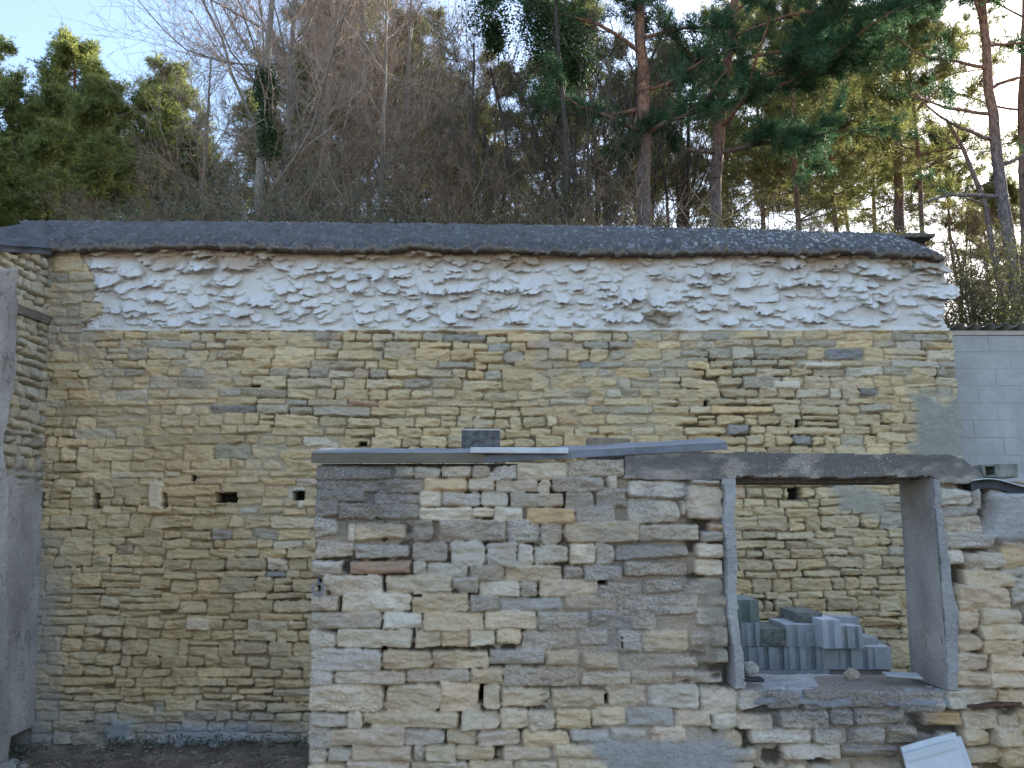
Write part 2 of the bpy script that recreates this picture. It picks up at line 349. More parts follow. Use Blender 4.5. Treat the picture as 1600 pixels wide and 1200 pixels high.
# ------------------------------------------------------------------ rear wall
rear = empty('stone_wall', (0, YB, 0), 0, 'tall yellow rubble stone wall with a whitewashed upper band and dark sloping coping, behind the yard', 'wall')
inv_rear = lambda o: setattr(o, 'location', (0, -YB, 0))
XL_T, ZL_T = P(72, 515, YB); XL_B, ZL_B = P(52, 1150, YB)
def left_x(z): return XL_T + (z - ZL_T) * (XL_B - XL_T) / (ZL_B - ZL_T)
def courses(z0, z1, pick, seed):
    rg = np.random.default_rng(seed); z = z0; out = []
    while z < z1:
        h = float(rg.choice(pick)) * rg.uniform(.88, 1.12); out.append((z, z + h)); z += h
    return out
def build_rear():
    x0 = float(XL_B) - .35; x1 = float(P(1503, 700, YB)[0]) + .03
    zb = float(P(800, 516, YB)[1]); zt = float(P(75, 385, YB)[1]) + .05
    f = Field(x0, x1, -.1, zt, .0095)
    px, py = PXW(f.X, f.Z, YB)
    # mortar bed
    f.C[:] = (.31, .245, .155); f.H[:] = -.006 + .010 * f.fb
    pointed = fbm(f.X * .8, f.Z * .8, 77, 3)
    f.H += ss(.5, .62, pointed) * .020; f.C += ss(.5, .62, pointed)[..., None] * np.array((.12, .11, .085))
    pit = ss(.50, .60, fbm(f.X * 7, f.Z * 9, 177, 3)) * (.45 + .55 * ss(930, 1000, px) * ss(1480, 1420, px) * ss(520, 560, py) * ss(720, 690, py) + .3 * ss(760, 900, py)) * ss(.66, .5, pointed)
    f.H -= pit * .035; f.C *= (1 - .6 * pit[..., None])
    # warp: the courses wander
    for ci, (za, zc) in enumerate(courses(-.1, zt, [.07, .085, .095, .10, .105, .12, .13, .15], 3)):
        x = x0 - rng.uniform(0, .2); hgt = zc - za
        while x < x1:
            wdt = np.clip(rng.lognormal(math.log(.27), .38), .10, .70) * (1.25 if hgt < .09 else 1)
            xa, xb = x, x + wdt; x = xb
            xm = (xa + xb) / 2; wob = (fbm(xm * .9, za * .6, 9, 2) - .5) * .10 + rng.normal(0, .003)
            pxm, pym = PXW(xm, (za + zc) / 2, YB)
            gap = .35 + .9 * ss(.5, .7, float(fbm(xm * .7, za * .9, 55, 2)))
            if 940 < pxm < 1450 and 540 < pym < 700: gap += .6
            if 480 < pxm < 900 and pym < 690: gap *= .5
            g = .0010 + .0036 * gap * rng.uniform(.4, 1.8)
            grey = float(fbm(xm * .7 + 3, za * 1.1, 88, 3)); topc = float(ss(700, 540, pym))
            c = np.array(vary((.57, .435, .255), .07, .02)); lich = .12
            if rng.random() < (.02 + .25 * topc) * (1.6 if grey > .52 else .4):
                c = np.array(vary((.45, .385, .28), .07, .02)); lich = .4
            if rng.random() < .010 + .02 * topc: c = np.array(vary((.31, .285, .25), .08)); lich = .6
            if rng.random() < .03: c = np.array(vary((.60, .51, .37), .05))
            if rng.random() < .02: c = np.array(vary((.52, .37, .24), .05))
            parts = [(za, zc)]
            if hgt > .125 and rng.random() < .12: k = za + hgt * rng.uniform(.4, .6); parts = [(za, k), (k, zc)]
            for a, b in parts:
                f.stone(xa + g, xb - g, a + wob + g * rng.uniform(.3, 1), b + wob - g * rng.uniform(.3, 1.2), rng.uniform(.026, .050), vary(tuple(c), .05, .01), lich,
                        rad=rng.uniform(.15, .75), bev=rng.uniform(.008, .022), edge=rng.uniform(.55, 1.3), tilt=1.3, taper=rng.choice([0, .2, .35, -.35, -.2]), slope=rng.normal(0, .03))
    px, py = PXW(f.X, f.Z, YB)
    # stains that belong to the stone: rusty ochre lower left, grey weathering under the band; then a darker grey towards the foot
    o = ss(.48, .66, fbm(f.X * 1.1, f.Z * .9, 66, 4)) * ss(560, 620, py) * ss(560, 300, px)
    f.C = f.C * (1 - .35 * o[..., None]) + np.array((.47, .32, .16)) * .35 * o[..., None]
    gr = ss(.46, .62, fbm(f.X * 2.2, f.Z * 3.2, 67, 4)) * ss(720, 520, py)
    f.C = f.C * (1 - .40 * gr[..., None]) + np.array((.38, .35, .30)) * .40 * gr[..., None]; f.L = np.clip(f.L + gr * .25, 0, 1)
    ft = ss(1100, 1160, py + 30 * fbm(f.X * 3, f.Z * 3, 5, 2)) ; f.C = f.C * (1 - .6 * ft[..., None]) + np.array((.27, .28, .28)) * .6 * ft[..., None]
    # cement patches
    def patch(mask, col, h, li=.1):
        f.H = f.H * (1 - mask) + (h + .012 * f.fb + .006 * f.fa) * mask
        k = (mask[..., None]) * (1 + .25 * (f.fa + f.fb)[..., None]); f.C = f.C * (1 - mask[..., None]) + np.array(col) * k; f.L = f.L * (1 - mask) + li * mask
    nz = 40 * (fbm(f.X * 5, f.Z * 5, 12, 4) - .5)
    patch(ss(1418, 1436, px + nz) * ss(612, 640, py + nz + (1500 - px) * .12), (.30, .285, .23), .055)
    patch(ss(1290, 1320, px + nz) * ss(1400, 1360, px + nz) * ss(758, 772, py + nz) * ss(812, 795, py + nz), (.36, .325, .25), .045)
    patch(ss(165, 180, px + nz) * ss(222, 205, px + nz) * ss(1118, 1126, py + nz) * ss(1165, 1150, py), (.30, .32, .31), .07)
    patch(.75 * ss(110, 60, px + nz * 1.5) * ss(800, 860, py + nz), (.33, .305, .265), .03)
    patch(.8 * ss(230, 290, px + nz) * ss(500, 300, px) * ss(1128, 1136, py + nz * .3), (.34, .36, .40), .05)
    # putlog holes and the odd missing stone
    def hole(xa, ya, xb, yb, d=.22):
        X0, Z1 = P(xa, ya, YB); X1, Z0 = P(xb, yb, YB)
        f.stone(float(X0), float(X1), float(Z0), float(Z1), d, (.035, .03, .024), rad=.15, bev=.01, edge=.6, hole=True)
    for hl in [(458, 767, 476, 783), (337, 769, 372, 786), (50, 770, 70, 796), (1229, 762, 1254, 781), (148, 770, 157, 795), (253, 770, 262, 796), (1098, 625, 1106, 636), (560, 690, 575, 697), (1240, 655, 1250, 668), (300, 742, 306, 752), (392, 600, 408, 606), (-12, 1138, 48, 1176)]:  # last entry blackens the drain mouth, its inner shade put into colour
        hole(*hl, d=.20 if hl[3] > 760 and hl[3] - hl[1] > 12 else .08)
    for st, cl in [((236, 752, 256, 796), 'y'), ((466, 782, 476, 796), 'w'), ((294, 964, 330, 985), 'y'), ((1205, 596, 1250, 610), 'w'), ((1255, 567, 1312, 577), 'w')]:
        X0, Z1 = P(st[0], st[1], YB); X1, Z0 = P(st[2], st[3], YB)
        f.stone(float(X0), float(X1), float(Z0), float(Z1), .075, tuple(1.05 * np.array(STONE[cl])), .2)
    # mask: whole below the band, only the pier on the left above it
    edge = lerp_fn([(380, 128), (400, 126), (412, 134), (432, 150), (455, 152), (470, 146), (478, 160), (492, 156), (500, 142), (510, 132), (517, 128)])
    low = f.Z < zb + (fbm(f.X * 4, f.X * 0, 4, 2) - .5) * .012
    pier = px < edge(py) + 4 * (fbm(f.X * 12, f.Z * 12, 3, 2) - .5)
    rt = lerp_fn([(500, 1486), (560, 1490), (700, 1499), (900, 1500), (1200, 1500)])
    eav = lerp_fn([(72, 384), (300, 381), (640, 385), (1000, 391), (1350, 390), (1478, 399)]); ceil_ = py > eav(px) + 0
    f.M = (low | pier) & ceil_ & (px < rt(py) + 6 * (fbm(f.X * 0, f.Z * 9, 2, 2) - .5))
    inv_rear(f.build('stonework', M['wall'], rear, lambda X, Z, H: (X, YB - H, Z), TB))
    # ---- whitewashed band
    xa = float(P(118, 450, YB)[0]); xb = float(P(1512, 450, YB)[0])
    g = Field(xa, xb, zb - .01, zt + .03, .011); px, py = PXW(g.X, g.Z, YB)
    g.C[:] = (.68, .65, .62); g.H[:] = -.03 + .05 * (fbm(g.X * 3, g.Z * 5, 90, 4) - .5) + .012 * g.fa; g.L[:] = .0
    rows = np.linspace(zb + .045, zt - .06, 12)
    SH = np.zeros_like(g.X)
    def lump(xc, zc, hw, hh, amp, und=.5, paint=1., sharp=1.):
        i0, i1 = np.searchsorted(g.xs, [xc - hw * 1.6, xc + hw * 1.6]); j0, j1 = np.searchsorted(g.zs, [zc - hh * 1.8, zc + hh * 1.8])
        if i1 - i0 < 3 or j1 - j0 < 3: return
        sl = (slice(j0, j1), slice(i0, i1)); X = g.X[sl] + (g.e1[sl] + .6 * g.e2[sl]) * hw * .9; Z = g.Z[sl] + (g.e1[sl][::-1, ::-1] * .8 + g.e2[sl] * .7) * hh
        u = (X - xc) / hw; sk = rng.normal(0, .16); v = (Z - zc) / hh - sk * u
        bot = -1 + rng.uniform(.1, .8) * np.abs(u) ** rng.uniform(1.2, 4) + rng.uniform(-.3, .3) * u          # curved lower lip
        side = np.clip(1 - np.abs(u) ** 2.6, 0, 1)
        up = np.clip((v - bot) / (1.9), 0, 1); prof = np.where(v > bot, (1 - up) ** .8, np.clip(1 - (bot - v) / .16, 0, 1))
        h = amp * side ** .6 * prof
        k = g.H[sl] + h
        g.H[sl] = k
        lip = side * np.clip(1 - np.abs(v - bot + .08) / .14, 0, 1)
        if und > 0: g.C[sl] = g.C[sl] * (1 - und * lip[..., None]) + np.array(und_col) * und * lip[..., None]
        if paint < 1:
            q = ((side > .12) & (v > bot - .05) & (v < 1))[..., None] * (1 - paint); g.C[sl] = g.C[sl] * (1 - q) + np.array((.30, .24, .17)) * q
    for za, zc in courses(zb + .01, zt, [.08, .095, .11, .13], 31):
        x = xa
        while x < xb:
            wd = rng.uniform(.10, .30); g_ = rng.uniform(.004, .02); dp = rng.uniform(-.06, .07)
            if 0: g.stone(x + g_, x + wd - g_, za + g_, zc - g_, dp + .012, (.60, .575, .55), .0, rad=rng.uniform(.5, 1.), bev=rng.uniform(.03, .06), edge=1.5, tilt=1.2, taper=rng.choice([0, .4, -.4]), slope=rng.normal(0, .06))
            x += wd
    for z in rows:
        x = xa + rng.uniform(0, .2)
        while x < xb:
            hw = .115 * rng.uniform(.25, 1.1) ** 1.2 + .02; hh = hw * rng.uniform(.32, .6) + .014
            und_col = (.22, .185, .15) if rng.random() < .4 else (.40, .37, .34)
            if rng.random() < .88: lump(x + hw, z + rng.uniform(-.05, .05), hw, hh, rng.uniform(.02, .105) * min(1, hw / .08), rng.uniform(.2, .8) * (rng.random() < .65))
            x += hw * 2 * rng.uniform(.75, 1.5)
    for _ in range(120):
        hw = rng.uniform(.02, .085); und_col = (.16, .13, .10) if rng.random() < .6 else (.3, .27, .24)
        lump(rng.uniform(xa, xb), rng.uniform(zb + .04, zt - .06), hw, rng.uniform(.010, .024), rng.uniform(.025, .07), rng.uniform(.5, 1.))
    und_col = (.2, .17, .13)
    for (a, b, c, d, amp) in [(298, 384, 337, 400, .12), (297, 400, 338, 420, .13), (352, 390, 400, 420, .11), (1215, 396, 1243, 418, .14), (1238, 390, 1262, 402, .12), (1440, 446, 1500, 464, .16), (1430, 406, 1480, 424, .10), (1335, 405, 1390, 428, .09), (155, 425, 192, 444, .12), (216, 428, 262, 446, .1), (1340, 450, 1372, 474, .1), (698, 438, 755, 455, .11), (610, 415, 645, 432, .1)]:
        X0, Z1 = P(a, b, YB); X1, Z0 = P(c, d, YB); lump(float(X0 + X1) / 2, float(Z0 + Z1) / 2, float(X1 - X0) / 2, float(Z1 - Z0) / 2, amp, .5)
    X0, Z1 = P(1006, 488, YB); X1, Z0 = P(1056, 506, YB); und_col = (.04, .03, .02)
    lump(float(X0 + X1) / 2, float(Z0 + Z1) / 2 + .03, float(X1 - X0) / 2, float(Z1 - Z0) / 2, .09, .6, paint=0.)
    # bare pinkish tan strip just under the eaves, where the limewash stops
    ft = ss(zb + .05, zb + .015, g.Z); g.H = g.H * (1 - ft) + .012 * ft + .01 * g.fb * ft
    bare = ss(32, 8, (py - np.interp(px, [130, 300, 500, 900, 1300, 1480], [392, 388, 392, 396, 396, 402])) + 26 * (fbm(g.X * 2.2, g.Z * 3, 15, 4) - .5) * 1.6)
    g.C = g.C * (1 - .95 * bare[..., None]) + np.array((.44, .335, .245)) * .95 * bare[..., None]
    bare2 = ss(.6, .72, fbm(g.X * 3.5, g.Z * 5, 19, 3)) * .35; g.C = g.C * (1 - bare2[..., None]) + np.array((.50, .43, .36)) * bare2[..., None]
    g.L[:] = .12 * ss(.5, .65, fbm(g.X * 4, g.Z * 4, 44, 3))
    e2 = lerp_fn([(385, 1476), (405, 1480), (424, 1474), (440, 1478), (446, 1500), (462, 1498), (466, 1478), (500, 1479), (515, 1484)])
    g.M = (px > 120) & (py > eav(px) + 2) & (px < e2(py) + 5 * (g.e2))
    inv_rear(g.build('whitewashed_band', M['white'], rear, lambda X, Z, H: (X, YB - H + .012, Z - .5 * np.maximum(H, 0) * ss(zb, zb + .12, Z)), TB - .05))
    # ---- core behind so the wall is solid
    mb = MB(); mb.box(x0 + .1, float(P(1486, 530, YB)[0]), YB + .12 + .1, YB + TB - .04, -.2, zt - .16, .02); inv_rear(mb.build('wall_core', M['wall'], rear))
    # ---- coping
    nu, nv = 900, 60; u = np.linspace(0, 1, nu); v = np.linspace(0, 1, nv); U, V = np.meshgrid(u, v)
    epx = np.interp(u, [0, .1, 1], [-3 + 75, 215, 1478]); epy = np.interp(epx, [72, 140, 300, 500, 640, 800, 1000, 1200, 1350, 1430, 1478], [388, 384, 381, 389, 384, 388, 393, 390, 391, 395, 401])
    rpx = np.interp(epx, [72, 1478], [28, 1396]); rpy = np.interp(rpx, [28, 500, 1000, 1396], [344, 347, 353, 364])
    EX, EZ = P(epx, epy, YB - .14); RX, RZ = P(rpx, rpy, YB + .52)
    nz = fbm(EX * 3.5, EX * 0, 71, 4) - .5; nz2 = fbm(EX * 14, EX * 0, 72, 4) - .5
    EZ = EZ + nz * .03 + nz2 * .04; EYv = YB - .14 - (nz * .05 + nz2 * .05)
    X = EX * (1 - V) + RX * V; Y = EYv * (1 - V) + (YB + .52) * V; Z = EZ * (1 - V) + RZ * V
    bumpy = (fbm(X * 4, V * 3, 73, 4) - .5) * .025 + (fbm(X * 22, V * 16, 74, 3) - .5) * (.03 + .085 * (1 - ss(0, .5, V))) + (fbm(X * 48, V * 34, 78, 2) - .5) * .028
    Z = Z + bumpy 
    top = np.stack([X, Y, Z], -1).reshape(-1, 3); i = np.arange(nu * nv).reshape(nv, nu)
    F = [np.stack([i[:-1, :-1], i[:-1, 1:], i[1:, 1:], i[1:, :-1]], -1).reshape(-1, 4)]
    dk = fbm(X * 6, V * 5, 75, 4); cl = np.zeros(X.shape + (4,)); 
    cl[..., :3] = np.array((.115, .111, .112)) * (.75 + .6 * dk)[..., None]
    ed = (1 - ss(.05, .34, V + .35 * (fbm(X * 7, V * 4, 76, 3) - .5))); cl[..., :3] = cl[..., :3] * (1 - .35 * ed[..., None]) + np.array((.05, .047, .045)) * .35 * ed[..., None]
    mot = ss(.5, .62, fbm(X * 16, V * 10, 79, 3)) * .45; cl[..., :3] = cl[..., :3] * (1 - mot[..., None]) + np.array((.155, .165, .19)) * mot[..., None]
    pk = ss(.5, .6, fbm(X * 9, V * 6, 81, 4)) * ed * .7; cl[..., :3] = cl[..., :3] * (1 - pk[..., None]) + np.array((.19, .165, .15)) * pk[..., None]
    gx = np.clip((X + .3) / 3.5, 0, 1); dots = ss(.70 - .055 * gx, .76 - .055 * gx, fbm(X * 32, V * 22, 80, 2)) * (.25 + .75 * gx) * ss(.02, .15, V); cl[..., :3] = cl[..., :3] * (1 - dots[..., None]) + np.array((.42, .43, .45)) * dots[..., None]
    lip = 1 - ss(.0, .05, V); cl[..., :3] = cl[..., :3] * (1 - .7 * lip[..., None]) + np.array((.26, .23, .20)) * .7 * lip[..., None]
    cl[..., 3] = .35 + .65 * ss(3.0 - 3.0, 3.0, X) * (1 - .6 * ed)
    # eave edge face and underside
    bot = np.stack([EX, EYv + .01, EZ - .022 - .04 * np.abs(nz2) * 2], -1); bk = np.stack([EX, EYv * 0 + YB + .05, EZ - .02], -1)
    n0 = len(top) + nu; Vv = np.concatenate([top, np.stack([X[0], Y[0], Z[0]], -1), bot, bk, np.stack([RX, RX * 0 + YB + .6, RZ - .02], -1), np.stack([RX, RX * 0 + YB + .6, RZ - .5], -1)])
    cb = np.tile([.27, .23, .19, .4], (nu, 1)); cd = np.tile([.12, .1, .09, .2], (nu, 1)); ct = np.tile([.1, .1, .11, .2], (nu, 1))
    q = np.arange(nu - 1)
    def strip(a, b): return np.stack([a[:-1], a[1:], b[1:], b[:-1]], -1)
    A = len(top) + np.arange(nu); B = n0 + np.arange(nu); Dk = B + nu; T2 = Dk + nu; T3 = T2 + nu
    F += [strip(A, B)[:, ::-1], strip(B, Dk)[:, ::-1], strip(i[-1], T2), strip(T2, T3)]
    o = np_mesh('coping', Vv, F, M['coping'], rear, np.concatenate([cl.reshape(-1, 4), cb, cb * .8, cd, ct, ct]), True); inv_rear(o)
    # right-hand verge closing piece and the slate poking out beyond the ridge
    mb = MB(); e = PV(1470, 404, YB - .1); mb.box(e.x - .30, e.x + .02, YB - .09, YB + .3, e.z - .11, e.z - .045, .01, None, .012); inv_rear(mb.build('verge_slab', M['rubblestone'], rear))
    mb = MB(); e = PV(1402, 372, YB + .55); T = Matrix.Translation(e) @ Matrix.Rotation(R(-2), 4, 'Y')
    mb.box(-.1, .42, -.1, .25, -.02, .012, .006, T, .008); mb.box(.05, .34, -.05, .3, .016, .04, .006, T, .01); inv_rear(mb.build('ridge_slate', M['wood'], rear))
build_rear()

# ------------------------------------------------------------------ left wall (runs towards the viewer)
side = empty('side_wall', (float(XL_B), YB, 0), 0, 'stone side wall at the left edge, lower half and near strip coated in grey cement', 'wall')
def build_side():
    # local u = distance from the corner towards the viewer
    zt = float(P(75, 388, YB)[1]); L = 4.2
    f = Field(-.1, L, -.1, zt + .1, .012)
    U, Z = f.X, f.Z; Yw = YB - U; xw = left_x(Z)
    d = Z - HC; fo = Yw * math.cos(PITCH) + d * math.sin(PITCH); px = 800 + xw / fo * FPX; py = 600 - (-Yw * math.sin(PITCH) + d * math.cos(PITCH)) / fo * FPX
    f.C[:] = (.20, .18, .135); f.H[:] = -.02 + .01 * f.fb
    for za, zc in courses(-.1, zt + .1, [.07, .09, .1, .11, .13, .15], 8):
        x = -.1
        while x < 2.2:
            wd = rng.uniform(.1, .26); g = rng.uniform(.004, .012)
            f.stone(x + g, x + wd - g, za + g, zc - g * rng.uniform(.4, 2), rng.uniform(.03, .075), vary((.42, .37, .27), .1, .03), .3, rad=rng.uniform(.3, .8), bev=.025, slope=rng.normal(0, .10), taper=rng.choice([0, .3, -.3])); x += wd
    nz = fbm(U * 5, Z * 5, 31, 4) - .5
    ed = lerp_fn([(400, 18), (560, 17), (600, 14), (690, -4), (730, 0)])
    near = ss(4, -4, px - ed(py) - 10 * nz) * ss(416, 420, py + 6 * nz)
    low = ss(700, 760, py + 120 * nz + 40 * (fbm(U * 1.5, Z * 1.5, 39, 3) - .5))
    m = np.clip(np.maximum(near, low), 0, 1)
    flat = np.where(near > .5, .085, .03)
    f.H = f.H * (1 - m) + (flat + .02 * f.fb + .006 * f.fa) * m
    c1 = np.array((.33, .315, .29)); f.C = f.C * (1 - m[..., None]) + c1 * (1 + 1.1 * (fbm(U * 3, Z * 1.3, 37, 5) - .5)[..., None] - .35 * (np.abs(fbm(U * 4, Z * 1.5, 38, 4) - .5) < .008)[..., None]) * m[..., None]
    f.L = f.L * (1 - m) + .12 * m
    # drain hole at the foot
    hz0, hz1 = -.05, .27
    hole = (U > .03) & (U < .43) & (Z < hz1 + .02 * nz); f.H[hole] = -.3; f.C[hole] = (.02, .025, .018)  # shade inside the drain put into the colour, near black
    # top falls away towards the viewer
    zcap = zt - .30 * U - .04 + .03 * nz
    f.M = Z < zcap
    o = f.build('stonework', M['wall'], side, lambda X, Z, H: (left_x(Z) + H, YB - X, Z), .5); o.location = (-float(XL_B), -YB, 0)
    mb = MB(); mb.box(float(XL_B) - .6, float(XL_T) + .02, -4, YB - 4.15, -.2, zt - 1.3, .02); o = mb.build('shade_extension', M['wall_plain'], side); o.location = (-float(XL_B), -YB, 0)  # unseen wall length towards the viewer, added to shade the left side
    mb = MB(); e = zt
    mb.box(-.05, .04, 0, .92, -.055, .045, .006, Matrix.Translation((float(left_x(4.6)) + .035, YB - .02, 0)) @ Matrix.Translation((0, -.88, float(P(75, 505, YB)[1]))) @ Matrix.Rotation(R(1.5), 4, 'X'))
    o = mb.build('timber_lintel', M['wood'], side); o.location = (-float(XL_B), -YB, 0)
    # coping of the side wall, falling towards the viewer
    nu, nv = 160, 36; u = np.linspace(-.35, L, nu); v = np.linspace(0, 1, nv); Ug, V = np.meshgrid(u, v)
    zc = zt - .30 * Ug - .01; zu = zt + .56 - .50 * (Ug + .5)
    X = float(left_x(5.4)) + .10 + (fbm(Ug * 6, Ug * 0, 91, 3) - .5) * .06 * (1 - V) - V * .42; Z = zc * (1 - V) + np.maximum(zu, zc + .1) * V + (fbm(Ug * 5, V * 4, 93, 4) - .5) * .03; Y = YB - Ug
    cl = np.zeros(X.shape + (4,)); cl[..., :3] = np.array((.095, .10, .112)) * (.6 + .9 * fbm(Ug * 6, V * 5, 94, 3))[..., None]; cl[..., 3] = .4
    i = np.arange(nu * nv).reshape(nv, nu); F = np.stack([i[:-1, :-1], i[:-1, 1:], i[1:, 1:], i[1:, :-1]], -1).reshape(-1, 4)
    top = np.stack([X, Y, Z], -1).reshape(-1, 3); bt = top.copy(); bt[:, 2] -= .07; n0 = len(top)
    sk_ = lambda a: np.stack([a[:-1], a[1:], a[1:] + n0, a[:-1] + n0], -1)
    o = np_mesh('coping', np.concatenate([top, bt]), [F, F[:, ::-1] + n0, sk_(i[0]), sk_(i[-1]), sk_(i[:, 0]), sk_(i[:, -1])], M['coping'], side, np.concatenate([cl.reshape(-1, 4)] * 2), True)
    o.location = (-float(XL_B), -YB, 0)
build_side()

# ------------------------------------------------------------------ front wall
front = empty('ruined_wall', (0, YF, 0), 0, 'nearer ruined stone wall with an empty concrete framed window opening, grey and tan stones', 'wall')
S = """490 727 613 752 d;616 728 647 748 w;648 729 688 748 w;690 729 736 746 g;737 728 765 748 g;765 726 807 748 g;808 722 886 750 w;887 718 975 746 d
490 752 590 768 d;590 751 661 770 d;662 749 731 767 y;732 748 772 767 w;775 750 841 770 w;842 752 861 771 w;863 747 942 768 d;947 745 963 764 g
490 768 570 783 d;585 772 655 788 m;656 769 690 791 w;692 770 750 790 g;751 769 794 791 w;797 770 881 793 w;884 770 927 798 d;931 763 978 792 d
490 783 530 806 d;530 785 590 812 g;590 790 655 810 m;656 794 738 812 w;739 794 771 808 w;772 795 816 814 w;822 797 896 816 o;897 792 960 820 d
490 808 528 838 g;545 818 555 845 w;557 817 635 843 y;645 813 678 845 d;685 812 790 845 d;792 813 842 848 d;845 817 878 847 d;882 815 996 847 y
490 845 553 872 m;555 850 640 872 g;645 848 700 876 d;706 848 758 882 w;762 850 806 886 w;807 853 833 883 w;835 849 887 882 w;889 850 928 880 w;929 848 957 884 b
488 878 535 896 b;548 877 642 895 r;646 878 666 896 w;668 880 731 900 w;735 884 788 908 d;790 884 877 908 w;880 884 910 905 d;912 884 972 906 d
506 900 598 930 g;603 899 706 925 y;708 902 749 925 w;750 908 811 930 w;812 911 839 931 d;842 906 934 933 w;935 910 1002 932 d
487 932 530 955 g;536 928 643 955 w;645 928 733 955 y;735 932 780 952 d;780 934 877 955 b;881 932 964 952 w;966 932 1090 958 d
485 957 597 981 b;599 956 660 983 w;662 957 757 984 y;758 955 838 981 y;840 958 920 982 g;922 955 985 982 d;985 957 1025 983 b
485 984 526 1013 g;528 984 643 1011 w;649 982 689 1009 y;691 985 731 1010 y;733 983 772 1010 w;775 980 813 1006 y;815 985 900 1012 m;905 985 948 1005 g;965 985 1002 1018 b;1004 985 1073 1018 y;1075 985 1140 1010 m
485 1015 596 1046 b;598 1015 676 1045 y;677 1018 708 1043 y;708 1015 763 1045 y;765 1015 850 1037 m;852 1016 905 1040 y;910 1020 966 1045 y;968 1022 1090 1045 m
485 1047 521 1068 b;524 1049 634 1067 g;636 1045 735 1065 g;736 1043 785 1067 y;786 1040 905 1072 m;910 1050 983 1070 w;985 1050 1050 1066 y;1052 1048 1130 1068 m
483 1070 599 1110 g;603 1070 690 1110 y;688 1068 752 1108 t;754 1070 782 1105 y;784 1075 860 1102 y;862 1075 945 1105 y;947 1070 1008 1100 w;1012 1070 1092 1105 w;1093 1075 1150 1110 t
483 1112 542 1136 b;543 1112 566 1137 w;568 1112 717 1136 y;721 1112 780 1136 y;782 1108 825 1134 y;826 1110 868 1138 g;870 1108 922 1138 y;924 1105 975 1130 y;976 1105 1052 1135 b;1054 1108 1110 1133 t;1112 1110 1150 1135 w
483 1138 520 1166 g;520 1138 632 1163 y;633 1138 696 1162 g;698 1138 745 1160 y;747 1140 812 1162 t;817 1140 888 1165 y;890 1140 950 1158 b;952 1136 1010 1156 g;1018 1135 1070 1157 y
483 1167 512 1192 g;514 1167 548 1190 g;550 1163 645 1187 y;647 1163 664 1187 g;665 1163 713 1187 y;713 1162 772 1185 y;785 1165 860 1188 y;865 1160 955 1185 y
483 1193 540 1216 y;542 1190 640 1214 y;642 1189 730 1212 g;732 1189 800 1212 y;802 1190 870 1212 y;872 1188 950 1212 y
980 752 1070 778 b;980 780 1062 819 b;996 820 1090 845 b;1070 760 1129 811 t;1078 749 1122 757 t;1105 817 1131 830 r;1092 830 1131 845 b;960 851 1074 873 b;1086 850 1130 870 w;975 877 1073 900 g;1085 875 1127 897 w;1005 905 1065 925 d;1070 903 1128 930 m;1108 933 1135 947 w;1085 950 1135 975 g;1110 980 1138 1010 t;1115 1015 1140 1035 w;1062 781 1069 806 w
1150 1076 1194 1105 g;1194 1078 1248 1106 d;1252 1076 1400 1106 d;1402 1080 1470 1110 d;1475 1076 1555 1106 w;1557 1078 1600 1100 y;1602 1076 1660 1104 y
1120 1115 1150 1135 w;1151 1115 1205 1137 t;1215 1110 1292 1135 g;1295 1108 1330 1130 d;1332 1108 1410 1132 d;1437 1112 1497 1131 o;1500 1112 1590 1135 m;1592 1110 1650 1140 y
1170 1137 1265 1160 g;1268 1137 1320 1160 g;1325 1135 1380 1165 d;1385 1136 1430 1160 d;1500 1138 1545 1165 y;1548 1138 1598 1165 g
1220 1163 1310 1183 g;1312 1165 1400 1180 d;1480 1168 1560 1190 y;1562 1168 1610 1200 y
1460 762 1514 790 w;1515 764 1525 795 g;1460 792 1522 805 d;1460 806 1530 830 m;1465 832 1545 858 g;1465 860 1500 880 b;1505 865 1535 890 m;1560 852 1598 884 o;1530 862 1566 888 d;1562 885 1640 900 b;1500 893 1575 915 y
1490 918 1572 950 t;1575 905 1605 940 b;1490 953 1528 985 t;1530 952 1590 972 y;1530 975 1598 998 y;1488 990 1530 1018 t;1532 1000 1596 1022 y;1485 1022 1540 1046 t;1545 1024 1600 1046 y;1482 1048 1538 1072 w;1540 1050 1595 1072 y;1600 905 1650 1040 b"""
